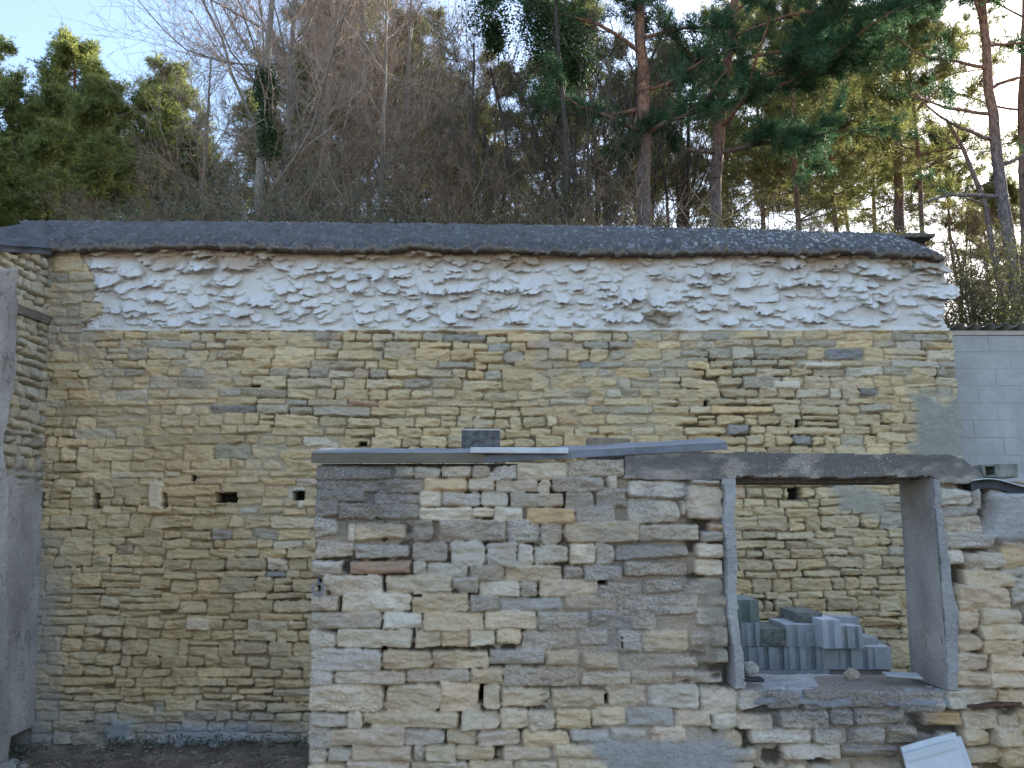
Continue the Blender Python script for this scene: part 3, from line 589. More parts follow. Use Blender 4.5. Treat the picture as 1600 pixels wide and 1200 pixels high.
def build_front():
    x0 = float(P(478, 1200, YF)[0]); x1 = 4.6; z1 = float(P(900, 712, YF)[1]); 
    f = Field(x0, x1, -.05, z1 + .02, .0068); px, py = PXW(f.X, f.Z, YF)
    f.C[:] = (.38, .31, .24); f.C *= (1 + .3 * f.fa + .3 * f.fb)[..., None]; zz = ss(800, 860, px) * ss(1150, 1100, px) * ss(880, 940, py); f.H[:] = -.012 + .020 * zz + .018 * f.fb + .012 * f.fa; f.L[:] = .25
    st = []
    for tok in S.replace('\n', ';').split(';'):
        a = tok.split(); 
        if len(a) == 5: st.append((*map(float, a[:4]), a[4]))
    # filler stones half buried in the mortar wherever no stone was traced
    B = np.array([s_[:4] for s_ in st])
    for za, zc in courses(-.05, z1, [.07, .085, .1, .11, .12], 12):
        x = x0 - .1
        while x < x1:
            wd = rng.uniform(.10, .36); xa, xb = x, x + wd; x = xb
            p0, q0 = PXW(xa, zc, YF); p1, q1 = PXW(xb, za, YF)
            ox = np.minimum(B[:, 2], p1) - np.maximum(B[:, 0], p0); oy = np.minimum(B[:, 3], q1) - np.maximum(B[:, 1], q0)
            if q0 < 1200 and ((ox > 5) & (oy > 5)).any(): continue
            lo = q0 > 1195
            col = STONE[str(rng.choice(['y', 'g', 'g', 'm', 'w', 'b'] if not lo else ['y', 'g', 'w', 'y']))]
            f.stone(xa + .006, xb - .006, za + .005, zc - .006, rng.uniform(.012, .03) if not lo else .045, vary(tuple(np.array(col) * .93), .1), .4, rad=.6, bev=.03, edge=1.3, slope=rng.normal(0, .05))
    for (a, b, c, d, k) in st:
        xa, zb_ = P(a, b, YF); xb, _ = P(c, b, YF); xm, za = P((a + c) / 2, d, YF); _, zb_ = P((a + c) / 2, b, YF)
        xa = float(P(a - 1.0, (b + d) / 2, YF)[0]); xb = float(P(c + 1.0, (b + d) / 2, YF)[0]); za = float(za) - .006; zb_ = float(zb_) + .006
        q = k; mm = 815 < (a + c) / 2 < 1150 and b > 890
        dep = rng.uniform(.035, .055) * (.55 if k == 'm' else 1) * (.7 if mm else 1) * (.75 if (a < 650 and b < 900) else 1)
        rusty = k in 'yw' and rng.random() < .12
        c3 = vary(STONE['t' if rusty else k], .10, .025)
        f.stone(xa, xb, float(za), float(zb_), dep, c3, min(1, LICH[k] * rng.uniform(.6, 1.4)), rad=rng.uniform(.15, .6), bev=rng.uniform(.009, .02) * (1.6 if mm else 1), edge=rng.uniform(.45, .95) * (1.3 if mm else 1), tilt=1.1, taper=rng.choice([0, 0, .25, -.25]), slope=rng.normal(0, .012))
    # weathering over everything
    n1 = fbm(f.X * 2.3, f.Z * 3.2, 61, 5)
    greyz = np.clip(ss(740, 560, px) * ss(930, 800, py) + ss(820, 980, px) * ss(1250, 1050, px) * .8 * ss(1160, 1000, py) + ss(800, 730, py) * .55 + ss(1150, 1200, px) * ss(1480, 1420, px) * ss(1180, 1120, py) * 1.2, 0, 1)
    q = ss(.42, .56, n1) * (.15 + .85 * greyz) * .55; f.C = f.C * (1 - q[..., None]) + np.array((.32, .285, .25)) * q[..., None]; f.L = np.clip(f.L + q * .7, 0, 1)
    q = ss(.52, .66, fbm(f.X * 2.9, f.Z * 4, 62, 4)) * .4 * (1 - greyz * .6); f.C = f.C * (1 - q[..., None]) + np.array((.48, .34, .22)) * q[..., None]
    q = ss(1490, 1560, px) * ss(.42, .6, fbm(f.X * 3, f.Z * 5, 63, 4)) * ss(850, 930, py) * .5; f.C = f.C * (1 - q[..., None]) + np.array((.56, .38, .19)) * q[..., None]
    nz = fbm(f.X * 6, f.Z * 6, 64, 4) - .5
    def smear(mask, col, h, li, keep=.0):
        hh = h + .015 * f.fb + .008 * f.fa; f.H = np.where(mask > .01, f.H * (1 - mask * (1 - keep)) + hh * mask * (1 - keep), f.H)
        f.C = f.C * (1 - mask[..., None]) + np.array(col) * (1 + .5 * nz)[..., None] * mask[..., None]; f.L = f.L * (1 - mask) + li * mask
    smear(ss(925, 960, px + 90 * nz) * ss(1185, 1130, px + 60 * nz) * ss(1148, 1170, py + 40 * nz), (.35, .335, .315), .04, .35)
    smear(.85 * ss(1522, 1550, px + 30 * nz) * ss(765, 775, py) * ss(858, 838, py + 20 * nz), (.38, .37, .365), .075, .35)
    smear(.7 * ss(1090, 1110, px + 20 * nz) * ss(1140, 1125, px) * ss(900, 915, py) * ss(1040, 1020, py), (.25, .22, .18), .035, .35, .4)
    # little holes
    def hole(a, b, c, d):
        X0, Z1 = P(a, b, YF); X1, Z0 = P(c, d, YF); f.stone(float(X0), float(X1), float(Z0), float(Z1), .10, (.03, .025, .02), rad=.2, bev=.006, edge=1., hole=True)
    for hl in [(748, 1068, 755, 1100), (944, 1083, 950, 1100), (1269, 1180, 1285, 1192), (933, 906, 948, 914), (488, 902, 500, 925), (1247, 1082, 1252, 1102), (598, 906, 602, 922), (644, 928, 660, 934), (596, 1010, 606, 1018), (1555, 1118, 1560, 1150), (1512, 1100, 1590, 1108), (970, 993, 973, 1012)]: hole(*hl)
    mort = ss(.014, .0, f.H - .0) * ss(.44, .56, fbm(f.X * 8, f.Z * 11, 178, 3)) * ss(.66, .50, fbm(f.X * 1.5, f.Z * 1.5, 179, 2)); f.H -= mort * .035; f.C *= (1 - .7 * mort[..., None])  # mortar pits deepened, crevice shade also put into their colour
    bx_ = ss(700, 600, px + 60 * nz) * ss(830, 770, py + 50 * nz) * .55 + ss(1160, 1200, px + 40 * nz) * ss(1480, 1440, px + 40 * nz) * ss(1150, 1115, py + 40 * nz) * ss(1060, 1075, py) * .6
    f.C = f.C * (1 - bx_[..., None]) + np.array((.21, .19, .17)) * bx_[..., None]; f.L = np.clip(f.L + bx_ * .6, 0, 1)
    # silhouette: left end, top, window opening
    tp = lerp_fn([(480, 726), (612, 727), (640, 727), (760, 727), (800, 727), (815, 722), (886, 722), (905, 718), (975, 716), (1000, 712), (1500, 712), (1523, 756), (1545, 760), (1570, 752), (1700, 752)])
    lf = lerp_fn([(725, 490), (880, 488), (960, 485), (1200, 482)])
    win = (px > 1136) & (px < np.interp(py, [745, 800, 900, 960, 1078], [1459, 1463, 1474, 1486, 1486])) & (py > 738) & (py < 1076)
    f.M = (py > tp(px) + 3 * nz) & (px > lf(np.minimum(py, 1200)) + 5 * nz + 5 * (vn(py / 27, py * 0, 5) - .5) + 5 * (_h(np.floor(py / 27).astype(int), np.zeros(py.shape, int), 9) - .5)) & ~win
    inv = lambda o: setattr(o, 'location', (0, -YF, 0)) or o
    inv(f.build('stonework', M['front'], front, lambda X, Z, H: (X, YF - H, Z), TF))
    # ---- concrete members: height-field slabs in px outlines
    def slab(name, poly, Y0, thick, col, lich, step=.008, rough=.02, mat=M['concrete'], dark=None):
        pts = np.array([P(a, b, YF) for a, b in poly]); g = Field(pts[:, 0].min() - .01, pts[:, 0].max() + .01, pts[:, 1].min() - .01, pts[:, 1].max() + .01, step)
        wob = .012; X = g.X + (fbm(g.X * 7, g.Z * 7, 101, 4) - .5) * wob * 2; Z = g.Z + (fbm(g.X * 7, g.Z * 7, 107, 4) - .5) * wob * 2
        ins = np.zeros(X.shape, bool); n = len(pts)
        for i in range(n):
            xi, zi = pts[i]; xj, zj = pts[i - 1]
            c_ = (zi > Z) != (zj > Z); ins ^= c_ & (X < (xj - xi) * (Z - zi) / (zj - zi + 1e-12) + xi)
        g.M = ins; g.H = rough * (fbm(g.X * 6, g.Z * 6, 103, 4) - .5) + .010 * g.fa
        k = fbm(g.X * 4, g.Z * 5, 104, 5); g.C[:] = col; g.C *= (.75 + .5 * k)[..., None]; g.L = lich * ss(.35, .6, fbm(g.X * 3, g.Z * 4, 105, 3)) 
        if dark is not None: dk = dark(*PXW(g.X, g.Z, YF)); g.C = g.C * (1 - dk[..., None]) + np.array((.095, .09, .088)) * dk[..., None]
        return inv(g.build(name, mat, front, lambda X, Z, H: (X, Y0 - H, Z), thick))
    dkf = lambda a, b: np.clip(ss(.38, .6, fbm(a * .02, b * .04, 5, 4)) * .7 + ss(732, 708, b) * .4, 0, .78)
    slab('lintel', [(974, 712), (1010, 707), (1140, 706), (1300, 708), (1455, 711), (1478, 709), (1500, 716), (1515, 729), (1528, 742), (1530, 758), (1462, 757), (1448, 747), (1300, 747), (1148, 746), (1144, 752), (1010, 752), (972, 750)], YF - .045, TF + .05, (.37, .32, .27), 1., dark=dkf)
    slab('jamb', [(1123, 748), (1146, 748), (1145, 800), (1148, 900), (1151, 960), (1158, 1030), (1162, 1074), (1144, 1075), (1142, 1020), (1134, 960), (1131, 900), (1127, 820), (1127, 775)], YF - .055, TF + .03, (.36, .35, .34), .7, step=.006)
    slab('jamb', [(1450, 748), (1461, 752), (1466, 800), (1478, 900), (1492, 960), (1490, 1078), (1474, 1078), (1468, 960), (1459, 860)], YF - .055, .05, (.30, .29, .28), .8, step=.006)
    # right reveal: smooth cast concrete face, splayed a little
    nz_, ny_ = 120, 40; v = np.linspace(0, 1, nz_); u = np.linspace(0, 1, ny_); Ug, V = np.meshgrid(u, v)
    fx = np.interp(v, [0, 1], [float(P(1475, 1076, YF)[0]), float(P(1450, 746, YF)[0])]); 
    zb_, zt_ = float(P(1475, 1076, YF)[1]), float(P(1450, 742, YF)[1])
    bxp = [float(P(1423, 1056, YF + TF)[0]), float(P(1404, 750, YF + TF)[0])]
    bx = np.interp(v, [0, 1], bxp)
    X = fx[:, None] * (1 - Ug) + bx[:, None] * Ug + (fbm(Ug * 3, V * 4, 111, 4) - .5) * .012; Y = (YF - .05) + Ug * (TF + .05); Z = zb_ + V * (zt_ - zb_)
    Xb = X + .12
    i = np.arange(nz_ * ny_).reshape(nz_, ny_); n0 = i.size; F = np.stack([i[:-1, :-1], i[:-1, 1:], i[1:, 1:], i[1:, :-1]], -1).reshape(-1, 4)
    sk_ = lambda a: np.stack([a[:-1], a[1:], a[1:] + n0, a[:-1] + n0], -1)
    k = fbm(Ug * 2, V * 5, 112, 5); cl = np.zeros(X.shape + (4,)); cl[..., :3] = np.array((.45, .415, .38)) * (.65 + .7 * k)[..., None]
    rs = ss(.5, .6, fbm(Ug * 5, V * 6, 115, 3)) * ss(.30, .22, V) * ss(.15, .3, Ug) * ss(.7, .5, Ug) * .6; cl[..., :3] = cl[..., :3] * (1 - rs[..., None]) + np.array((.23, .14, .05)) * rs[..., None]
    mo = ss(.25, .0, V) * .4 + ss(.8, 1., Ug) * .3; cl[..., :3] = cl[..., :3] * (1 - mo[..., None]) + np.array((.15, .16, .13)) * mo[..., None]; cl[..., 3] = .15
    inv(np_mesh('reveal', np.concatenate([np.stack([X, Y, Z], -1).reshape(-1, 3), np.stack([Xb, Y, Z], -1).reshape(-1, 3)]), [F, sk_(i[:, -1]), sk_(i[0]), sk_(i[-1])], M['concrete'], front, np.concatenate([cl.reshape(-1, 4)] * 2), True))
    # sill: rough grey stone slabs, surface nearly level
    xs = np.linspace(float(P(1158, 1075, YF)[0]), float(P(1478, 1078, YF)[0]), 240); v = np.linspace(0, 1, 50); X, V = np.meshgrid(xs, v)
    fr = .035 + .06 * (fbm(X * 5, X * 0, 121, 4) - .5); Y = (YF - fr) + V * (TF + fr)
    zl = np.interp(xs, [xs[0], xs[-1]], [float(P(1160, 1073, YF)[1]), float(P(1478, 1079, YF)[1])])[None, :]
    Z = zl + .03 * (fbm(X * 4, V * 2, 122, 4) - .5) + .012 * (fbm(X * 20, V * 9, 123, 3) - .5) - .05 * (1 - ss(0, .12, V)) + .02 * (np.floor(vn(X * 3, V * 1.5, 9) * 3) / 3 - .5)
    i = np.arange(X.size).reshape(X.shape); n0 = i.size; F = np.stack([i[:-1, :-1], i[:-1, 1:], i[1:, 1:], i[1:, :-1]], -1).reshape(-1, 4)
    T = np.stack([X, Y, Z], -1).reshape(-1, 3); Bt = T.copy(); Bt[:, 2] -= .028
    k = fbm(X * 5, V * 3, 125, 5); cl = np.zeros(X.shape + (4,)); cl[..., :3] = np.array((.38, .375, .37)) * (.6 + .8 * k)[..., None]; cl[..., 3] = .3
    ed = (1 - ss(.02, .14, V)); cl[..., :3] = cl[..., :3] * (1 - .5 * ed[..., None]) + np.array((.1, .1, .11)) * .5 * ed[..., None]
    inv(np_mesh('sill', np.concatenate([T, Bt]), [F, sk_(i[0])[:, ::-1], sk_(i[:, 0]), sk_(i[:, -1])], M['concrete'], front, np.concatenate([cl.reshape(-1, 4)] * 2), True))
    # dark strip under the lintel, behind its face
    mb = MB(); a = PV(1146, 746, YF); b = PV(1404, 746, YF); mb.box(a.x - .03, b.x + .12, YF + .1, YF + TF - .01, a.z - .030, a.z + .01, .004); inv(mb.build('soffit_strip', M['wood'], front))
    # back of the wall
    mb = MB(); wl, wr = float(P(1132, 900, YF)[0]), float(P(1482, 900, YF)[0]); lz = float(P(1300, 1072, YF)[1]); tz = float(P(700, 730, YF)[1]); tzz = float(P(1300, 709, YF)[1])
    mb.box(x0 + .1, wl, YF + TF - .12, YF + TF + .01, -.1, tz - .02, .01); mb.box(wl + .002, wr - .002, YF + TF - .12, YF + TF + .005, -.1, lz - .05, .01); mb.box(wr, x1 - .05, YF + TF - .12, YF + TF + .01, -.1, tz - .18, .01)
    inv(mb.build('wall_core', M['wall'], front))
build_front()

# ------------------------------------------------------------------ block building on the right
def build_block_building():
    Yw = 9.0; a = PV(1490, 524, Yw); xw = a.x - .05; top = a.z; xe = xw + 5.6
    t = empty('block_building', (xw, Yw, 0), 0, 'grey breeze block building at the right edge with a corrugated roof', 'building')
    mb = MB(); H = .2; L = .5; J = .008; z = top - H; row = 0; r_ = random.Random(4)
    while z > -.3:
        x = xw + (-.27 if row % 2 else -.02) + r_.uniform(-.06, .06)
        while x < xe:
            xa = max(x, xw); xb = min(x + L, xe)
            if xb - xa > .04:
                d = r_.uniform(-.002, .002); mb.box(xa + J / 2, xb - J / 2, Yw + d, Yw + .18, z + J / 2, z + H - J / 2, .0015)
            x += L
        z -= H; row += 1
    mb.build('wall', M['blockwall'], t, loc=(-xw, -Yw, 0))
    mb = MB(); mb.box(xw + .01, xe, Yw + .0035, Yw + .19, -.3, top - .002); mb.build('mortar', M['joint'], t, loc=(-xw, -Yw, 0))
    mb = MB(); mb.box(xw + .0, xe, Yw - .02, Yw + .2, top, top + .055, .004); mb.build('ring_beam', M['fascia'], t, loc=(-xw, -Yw, 0))
    mb = MB(); mb.box(xe, xe + .2, Yw, Yw + 6, -.3, top + .05); mb.build('end_wall', M['blockwall'], t, loc=(-xw, -Yw, 0)); mb = MB(); mb.box(xw, xw + .2, Yw + .7, Yw + 6, -.3, top + .05); mb.build('end_wall', M['blockwall'], t, loc=(-xw, -Yw, 0))
    nu, nv = 400, 14; u = np.linspace(xw - .06, xe + .3, nu); v = np.linspace(Yw - .12, Yw + 6.2, nv); U, V = np.meshgrid(u, v)
    Z = top + .085 + .024 * np.sin(U * 2 * math.pi / .177) - (V - Yw) * .12
    top_ = np.stack([U, V, Z], -1).reshape(-1, 3); bt = top_.copy(); bt[:, 2] -= .008; i = np.arange(nu * nv).reshape(nv, nu); n0 = i.size
    F = np.stack([i[:-1, :-1], i[:-1, 1:], i[1:, 1:], i[1:, :-1]], -1).reshape(-1, 4); s2 = np.stack([i[0][:-1], i[0][1:], i[0][1:] + n0, i[0][:-1] + n0], -1)
    np_mesh('corrugated_roof', np.concatenate([top_, bt]), [F, F[:, ::-1] + n0, s2[:, ::-1]], M['roofsheet'], t, None, True, (-xw, -Yw, 0))
build_block_building()

# ------------------------------------------------------------------ loose things on the front wall
def build_sheets():
    # olive-faced metal channel, left; dark zinc channel rising to the right; white strip on top
    def channel(name, a, b, h, w_, mat_f, mat_t, label, lift=0.):
        d = (b - a); L = d.length; ang = math.atan2(d.z, d.x)
        t = empty(name, a, 0, label, 'metal strip', None); t.rotation_euler = (0, -ang, 0)
        mb = MB(); mb.prism([(0, 0), (L, 0), (L, h), (0, h)], 0, .0025); mb.prism([(0, 0), (L, 0), (L, .003), (0, .003)], .003, .03)
        mb.build('face', mat_f, t)
        mb = MB(); n = 24
        # gently dented top plate tipped back
        V = []; 
        for k in range(n + 1):
            x = L * k / n; q = .0025 * math.sin(k * .9) + .002 * math.sin(k * 2.3)
            V += [(x, -.003, h + .004 + q * .3), (x, w_, h + .05 + q), (x, w_, h + .046 + q), (x, -.003, h + q * .3)]
        F = []
        for k in range(n):
            o = 4 * k
            F += [[o + i, o + (i + 1) % 4, o + 4 + (i + 1) % 4, o + 4 + i] for i in range(4)]
        F += [[3, 2, 1, 0], [4 * n, 4 * n + 1, 4 * n + 2, 4 * n + 3]]
        mb.add(V, F); fix_normals(mb.build('top_plate', mat_t, t)); return t
    Y1 = YF - .07
    channel('metal_channel', PV(486, 723, Y1), PV(757, 723, Y1), .058, .26, M['metal_tan'], M['metal_grey'], 'olive faced metal channel lying along the left end of the nearer wall top')
    channel('metal_flashing', PV(742, 724, Y1 + .012), PV(1137, 702, Y1 + .012), .040, .22, M['metal_dark'], M['metal_grey'], 'dark grey metal flashing strip slanting up towards the window lintel')
    t = empty('metal_trim', PV(735, 708, Y1 - .02), 0, 'short bright white strip lying on the metal channels', 'metal strip'); t.rotation_euler = (0, R(.3), 0)
    mb = MB(); L = float(P(887, 706, Y1)[0] - P(735, 706, Y1)[0]); mb.box(0, L, -.02, .10, 0, .034, .003); mb.build('strip', M['white_paint'], t)
    # timber packing the channels rest on, a dark thing behind
    mb = MB(); a = PV(500, 724, YF); b = PV(975, 716, YF); mb.box(a.x, b.x, YF + .04, YF + .30, a.z - .10, a.z + .0, .006)
    tag(mb.build('roof_batten', M['wood']), 'dark timber batten half hidden under the metal channels on the wall top', 'batten')
build_sheets()

def block_mesh(w_, h, L, groove=True):
    """hollow concrete block, end face towards -y with a mortar groove; origin at the base centre of the front face"""
    mb = MB(); hw = w_ / 2; g = w_ * .16; d = .032; b = .003
    poly = [(-hw + b, 0), (-hw, b), (-hw, L - b), (-hw + b, L), (hw - b, L), (hw, L - b), (hw, b), (hw - b, 0)]
    if groove: poly += [(g, 0), (g * .8, d), (-g * .8, d), (-g, 0)]
    n = len(poly); V = [(x, y, 0) for x, y in poly] + [(x, y, h) for x, y in poly]
    F = [[i, (i + 1) % n, n + (i + 1) % n, n + i][::-1] for i in range(n)]
    mb.add(V, F)
    # top and bottom as quads strips to stay valid on the concave outline
    mb.add([(-hw, 0, h), (-g, 0, h), (-g * .8, d, h), (g * .8, d, h), (g, 0, h), (hw, 0, h), (hw, L, h), (-hw, L, h), (g * .8, L, h), (-g * .8, L, h)] if groove else [(-hw, 0, h), (hw, 0, h), (hw, L, h), (-hw, L, h)],
           [[0, 1, 2, 9], [0, 9, 7], [2, 3, 8, 9], [3, 4, 5, 6], [3, 6, 8]] if groove else [[0, 1, 2, 3]])
    mb.add([(-hw, 0, 0), (hw, 0, 0), (hw, L, 0), (-hw, L, 0)], [[3, 2, 1, 0]])
    return mb
def build_blocks():
    z7 = lambda a, b: (1120 + a / 5.3333, 900 + b / 5.3333)
    G = 'concrete blocks stacked behind the window opening'
    def put(a, b, c, d, Y, mat, label, groove=True, L=.45, rz=0., lying=False):
        """front face seen at zoom coordinates a..c, b(top)..d(bottom)"""
        p0 = PV(*z7(a, d), Y); p1 = PV(*z7(c, b), Y); w_ = p1.x - p0.x - .003; h = p1.z - p0.z - .003
        t = empty('concrete_block', ((p0.x + p1.x) / 2, Y, p0.z + .001), rz, label, 'block', G)
        fix_normals(block_mesh(w_, h, L, groove).build('block_body', mat, t))
        if lying:
            mb = MB(); k = w_ / 2; mb.box(-k + .02, k - .025, -.004, .0015, .02, h - .02, .002); mb.build('hollow_face', M['block_dirty'], t)
    A, Bk, D = M['block'], M['block_grey'], M['block_dirty']; Y = 6.85
    row = [(120, 345, Bk, 'grey block at the left end of the lower row, beside the left window jamb'), (350, 480, Bk, 'second grey block from the left in the lower row behind the window'), (480, 605, Bk, 'third grey block from the left in the lower row behind the window'),
           (610, 740, A, 'fourth block from the left in the lower row, paler with a notch'), (740, 875, Bk, 'fifth block from the left in the lower row, just left of the middle gap'), (885, 1030, A, 'smooth blue grey block right of the middle gap in the lower row'),
           (1030, 1165, A, 'third blue grey block from the right end of the lower row'), (1165, 1315, A, 'second blue grey block from the right end of the lower row'), (1320, 1450, A, 'blue grey block at the right end of the lower row')]
    for i, (a, c, m, l) in enumerate(row): put(a, 590, c, 780, Y + random.uniform(-.012, .012), m, l, groove=i not in (5, 8), rz=R(random.uniform(-.8, .8)))
    put(120, 388, 250, 588, Y + .02, Bk, 'dark upper row block half hidden by the left window jamb', True)
    put(252, 392, 360, 588, Y, Bk, 'narrow grey upper row block, left of the mossy hollow one', True)
    put(130, 200, 350, 388, Y + .03, M['block_green'], 'greenish block on top of the left end of the upper row')
    put(368, 440, 578, 588, Y - .01, D, 'mossy hollow block lying on its side in the upper row', False, lying=True)
    put(582, 405, 722, 590, Y, A, 'blue grey upper row block right of the mossy hollow one'); put(725, 405, 870, 590, Y + .01, A, 'blue grey upper row block left of the tallest pale one')
    put(888, 365, 1030, 605, Y - .10, M['block_pale'], 'tallest palest block, standing proud in the middle of the upper row')
    put(1034, 415, 1118, 605, Y - .04, A, 'narrow blue grey block just right of the tallest pale one'); put(1120, 420, 1214, 605, Y - .04, A, 'blue grey block at the right end of the upper row')
    put(668, 305, 882, 402, Y + .12, D, 'mossy block lying on top of the upper row near the middle', False, lying=True)
    put(950, 345, 1190, 412, Y + .16, M['block_grey'], 'dark flat block lying on top behind the tallest pale one', False, L=.2)
    put(1190, 515, 1350, 588, Y + .12, M['block_grey'], 'low grey slab lying on the right part of the lower row', False, L=.25)
    put(330, 784, 552, 880, Y - .02, Bk, 'grey block of the bottom course, left one, mostly hidden by the sill', False); put(556, 784, 935, 880, Y - .02, Bk, 'long grey block of the bottom course, right one, mostly hidden by the sill', False)
    p0 = PV(*z7(120, 880), Y); p1 = PV(*z7(1450, 784), Y); q = PV(*z7(560, 784), Y)
    mb = MB(); mb.box(p0.x, p1.x, Y, Y + .46, -.1, p0.z - .001, .01); mb.box(PV(*z7(940, 784), Y).x, p1.x, Y + .02, Y + .46, p0.z + .0, p1.z - .004, .004)
    tag(mb.build('platform', M['wall_plain']), kind='structure')
build_blocks()

def rock(name, c, r3, mat, seed, parent=None, sub=3, flat=1.):
    import bmesh
    bm = bmesh.new(); bmesh.ops.create_icosphere(bm, subdivisions=sub, radius=1); rg = np.random.default_rng(seed)
    dirs = rg.normal(size=(9, 3)); dirs /= np.linalg.norm(dirs, axis=1)[:, None]; offs = rg.uniform(.62, .92, 9)
    for v in bm.verts:
        p = np.array(v.co)
        for d, o in zip(dirs, offs):
            k = p @ d
            if k > o: p = p - d * (k - o) * .85
        p = p * (1 + .05 * rg.normal())
        v.co = Vector((p[0] * r3[0], p[1] * r3[1], p[2] * r3[2]))
    me = bpy.data.meshes.new(name); bm.to_mesh(me); bm.free(); me.materials.append(mat)
    o = bpy.data.objects.new(name, me); C.objects.link(o); o.location = c; o.rotation_euler = (0, 0, rg.uniform(0, 6)); o.parent = parent; return o
def build_small():
    Yc = YF + .12
    # loose blocks standing on the wall behind the channels
    Yk = YF + .26; a = PV(722, 673, Yk); b = PV(782, 706, Yk)
    t = empty('concrete_block', ((a.x + b.x) / 2, Yk, b.z - .06), R(4), 'pitted dark concrete block standing on the wall top behind the metal channels', 'block'); mb = MB(); hw = (b.x - a.x) / 2
    mb.box(-hw, hw, 0, .15, 0, a.z - b.z + .06, .004, None, .003); mb.build('block_body', M['block_dirty2'], t)
    mb = MB(); mb.box(-hw - .002, hw + .002, -.003, .153, a.z - b.z + .0605, a.z - b.z + .072, .003); mb.build('mortar_cap', M['fascia'], t)
    a = PV(917, 684, Yk); b = PV(986, 706, Yk)
    t = empty('concrete_block', ((a.x + b.x) / 2, Yk, b.z - .09), R(-2), 'low brown block barely rising above the slanting metal flashing', 'block'); mb = MB(); hw = (b.x - a.x) / 2
    mb.box(-hw, hw, 0, .15, 0, a.z - b.z + .09, .005, None, .004); mb.build('block_body', M['block_brown'], t)
    mb = MB(); mb.box(-1.2, .75, YF + .20, YF + .42, 2.6, b.z - .091, .01); o = mb.build('wall_head', M['wall_plain'], front); o.location = (0, -YF, 0)
    # sheet of corrugated tar felt on the right shoulder and the hollow block on it
    s = PV(1522, 752, YF - .05); t = empty('roof_sheet', s, 0, 'black wavy roofing sheet with a white edge on the right shoulder of the nearer wall', 'roof sheet')
    n, m = 60, 12; u = np.linspace(0, 1.3, n); v = np.linspace(0, .5, m); U, V = np.meshgrid(u, v)
    Z = .055 * np.exp(-((U - .02) / .2) ** 2) * 0 + .012 * np.sin(U * 14) - .04 * ss(.1, .5, U) + V * .03
    tp = np.stack([U - .02, V, Z], -1).reshape(-1, 3); bt = tp.copy(); bt[:, 2] -= .055; i = np.arange(n * m).reshape(m, n); n0 = i.size
    F = np.stack([i[:-1, :-1], i[:-1, 1:], i[1:, 1:], i[1:, :-1]], -1).reshape(-1, 4); sk_ = lambda a_: np.stack([a_[:-1], a_[1:], a_[1:] + n0, a_[:-1] + n0], -1)
    np_mesh('sheet', np.concatenate([tp, bt]), [F, F[:, ::-1] + n0, sk_(i[0]), sk_(i[-1]), sk_(i[:, 0]), sk_(i[:, -1])], M['black'], t, None, True)
    e = tp.reshape(m, n, 3)[0]; r4 = [e + np.array([0, -.004, .001]), e + np.array([0, -.004, .007]), e + np.array([0, .05, .009]), e + np.array([0, .05, .002])]
    V4 = np.concatenate(r4); Fs = [np.stack([np.arange(n - 1) + a_ * n, np.arange(1, n) + a_ * n, np.arange(1, n) + ((a_ + 1) % 4) * n, np.arange(n - 1) + ((a_ + 1) % 4) * n], -1) for a_ in range(4)]
    np_mesh('white_edge', V4, Fs, M['white_paint'], t, None, False)
    Y = YF + .12; a = PV(1534, 728, Y); b = PV(1588, 746, Y); t = empty('hollow_block', (a.x, Y, b.z), R(-8), 'small mossy hollow block sitting on the black roofing sheet', 'block')
    W = b.x - a.x; H = a.z - b.z + .01; mb = MB(); mb.box(0, .02, 0, .14, 0, H, .003, None, .002); mb.box(.021, .075, 0, .14, 0, .015, .003); mb.box(.021, .075, 0, .14, H - .015, H, .003); mb.box(.076, W, 0, .14, 0, H, .004, None, .003)
    mb.build('block_body', M['block_dirty'], t)
    # stones and slab on the sill
    def on(px_, py_, Y_): return PV(px_, py_, Y_)
    p = on(1172, 1052, YF + .06); tag(rock('sill_stone', p + Vector((0, 0, .02)), (.055, .045, .05), M['rubblestone'], 3), 'rounded pale stone on the sill against the left jamb', 'stone')
    p = on(1331, 1055, YF + .28); tag(rock('sill_stone', p + Vector((0, 0, .01)), (.05, .04, .04), M['warmstone'], 8), 'small tan stone near the middle of the window sill', 'stone')
    p = on(1411, 1060, YF + .10); mb = MB(); T = Matrix.Translation(p + Vector((0, 0, .015))) @ Matrix.Rotation(R(-14), 4, 'Z') @ Matrix.Rotation(R(2), 4, 'Y'); mb.box(-.10, .10, -.05, .07, -.008, .010, .004, T, .006)
    tag(mb.build('slate_slab', M['block']), 'flat pale slab lying at the right end of the sill', 'slab')
    p = on(1176, 1062, YF - .02); mb = MB(); T = Matrix.Translation(p) ; mb.box(-.06, .06, -.03, .06, -.006, .008, .003, T, .004); tag(mb.build('slate_chip', M['black']), 'thin dark slate under the rounded sill stone', 'slate')
    # leaning sheets bottom right
    def sheet(name, q, Y_, th, label, mat):
        pts = [P(a_, b_, Y_) for a_, b_ in q]; t = empty(name, (float(pts[3][0]), Y_, 0), 0, label, 'panel')
        poly = [(float(x) - float(pts[3][0]), float(z)) for x, z in pts]
        n = 14; A = np.array(poly); V = []; 
        for j in range(n + 1):
            for i_ in range(n + 1):
                u, v = i_ / n, j / n; p2 = (A[0] * (1 - u) + A[1] * u) * (1 - v) + (A[3] * (1 - u) + A[2] * u) * v
                V.append((p2[0], -.12 * v + .010 * math.sin(u * 3 + v * 5) - (.02 if v < .2 else 0) * 0, p2[1]))
        V = np.array(V); B2 = V + np.array([0, th, 0]); i2 = np.arange((n + 1) ** 2).reshape(n + 1, n + 1); n0 = i2.size
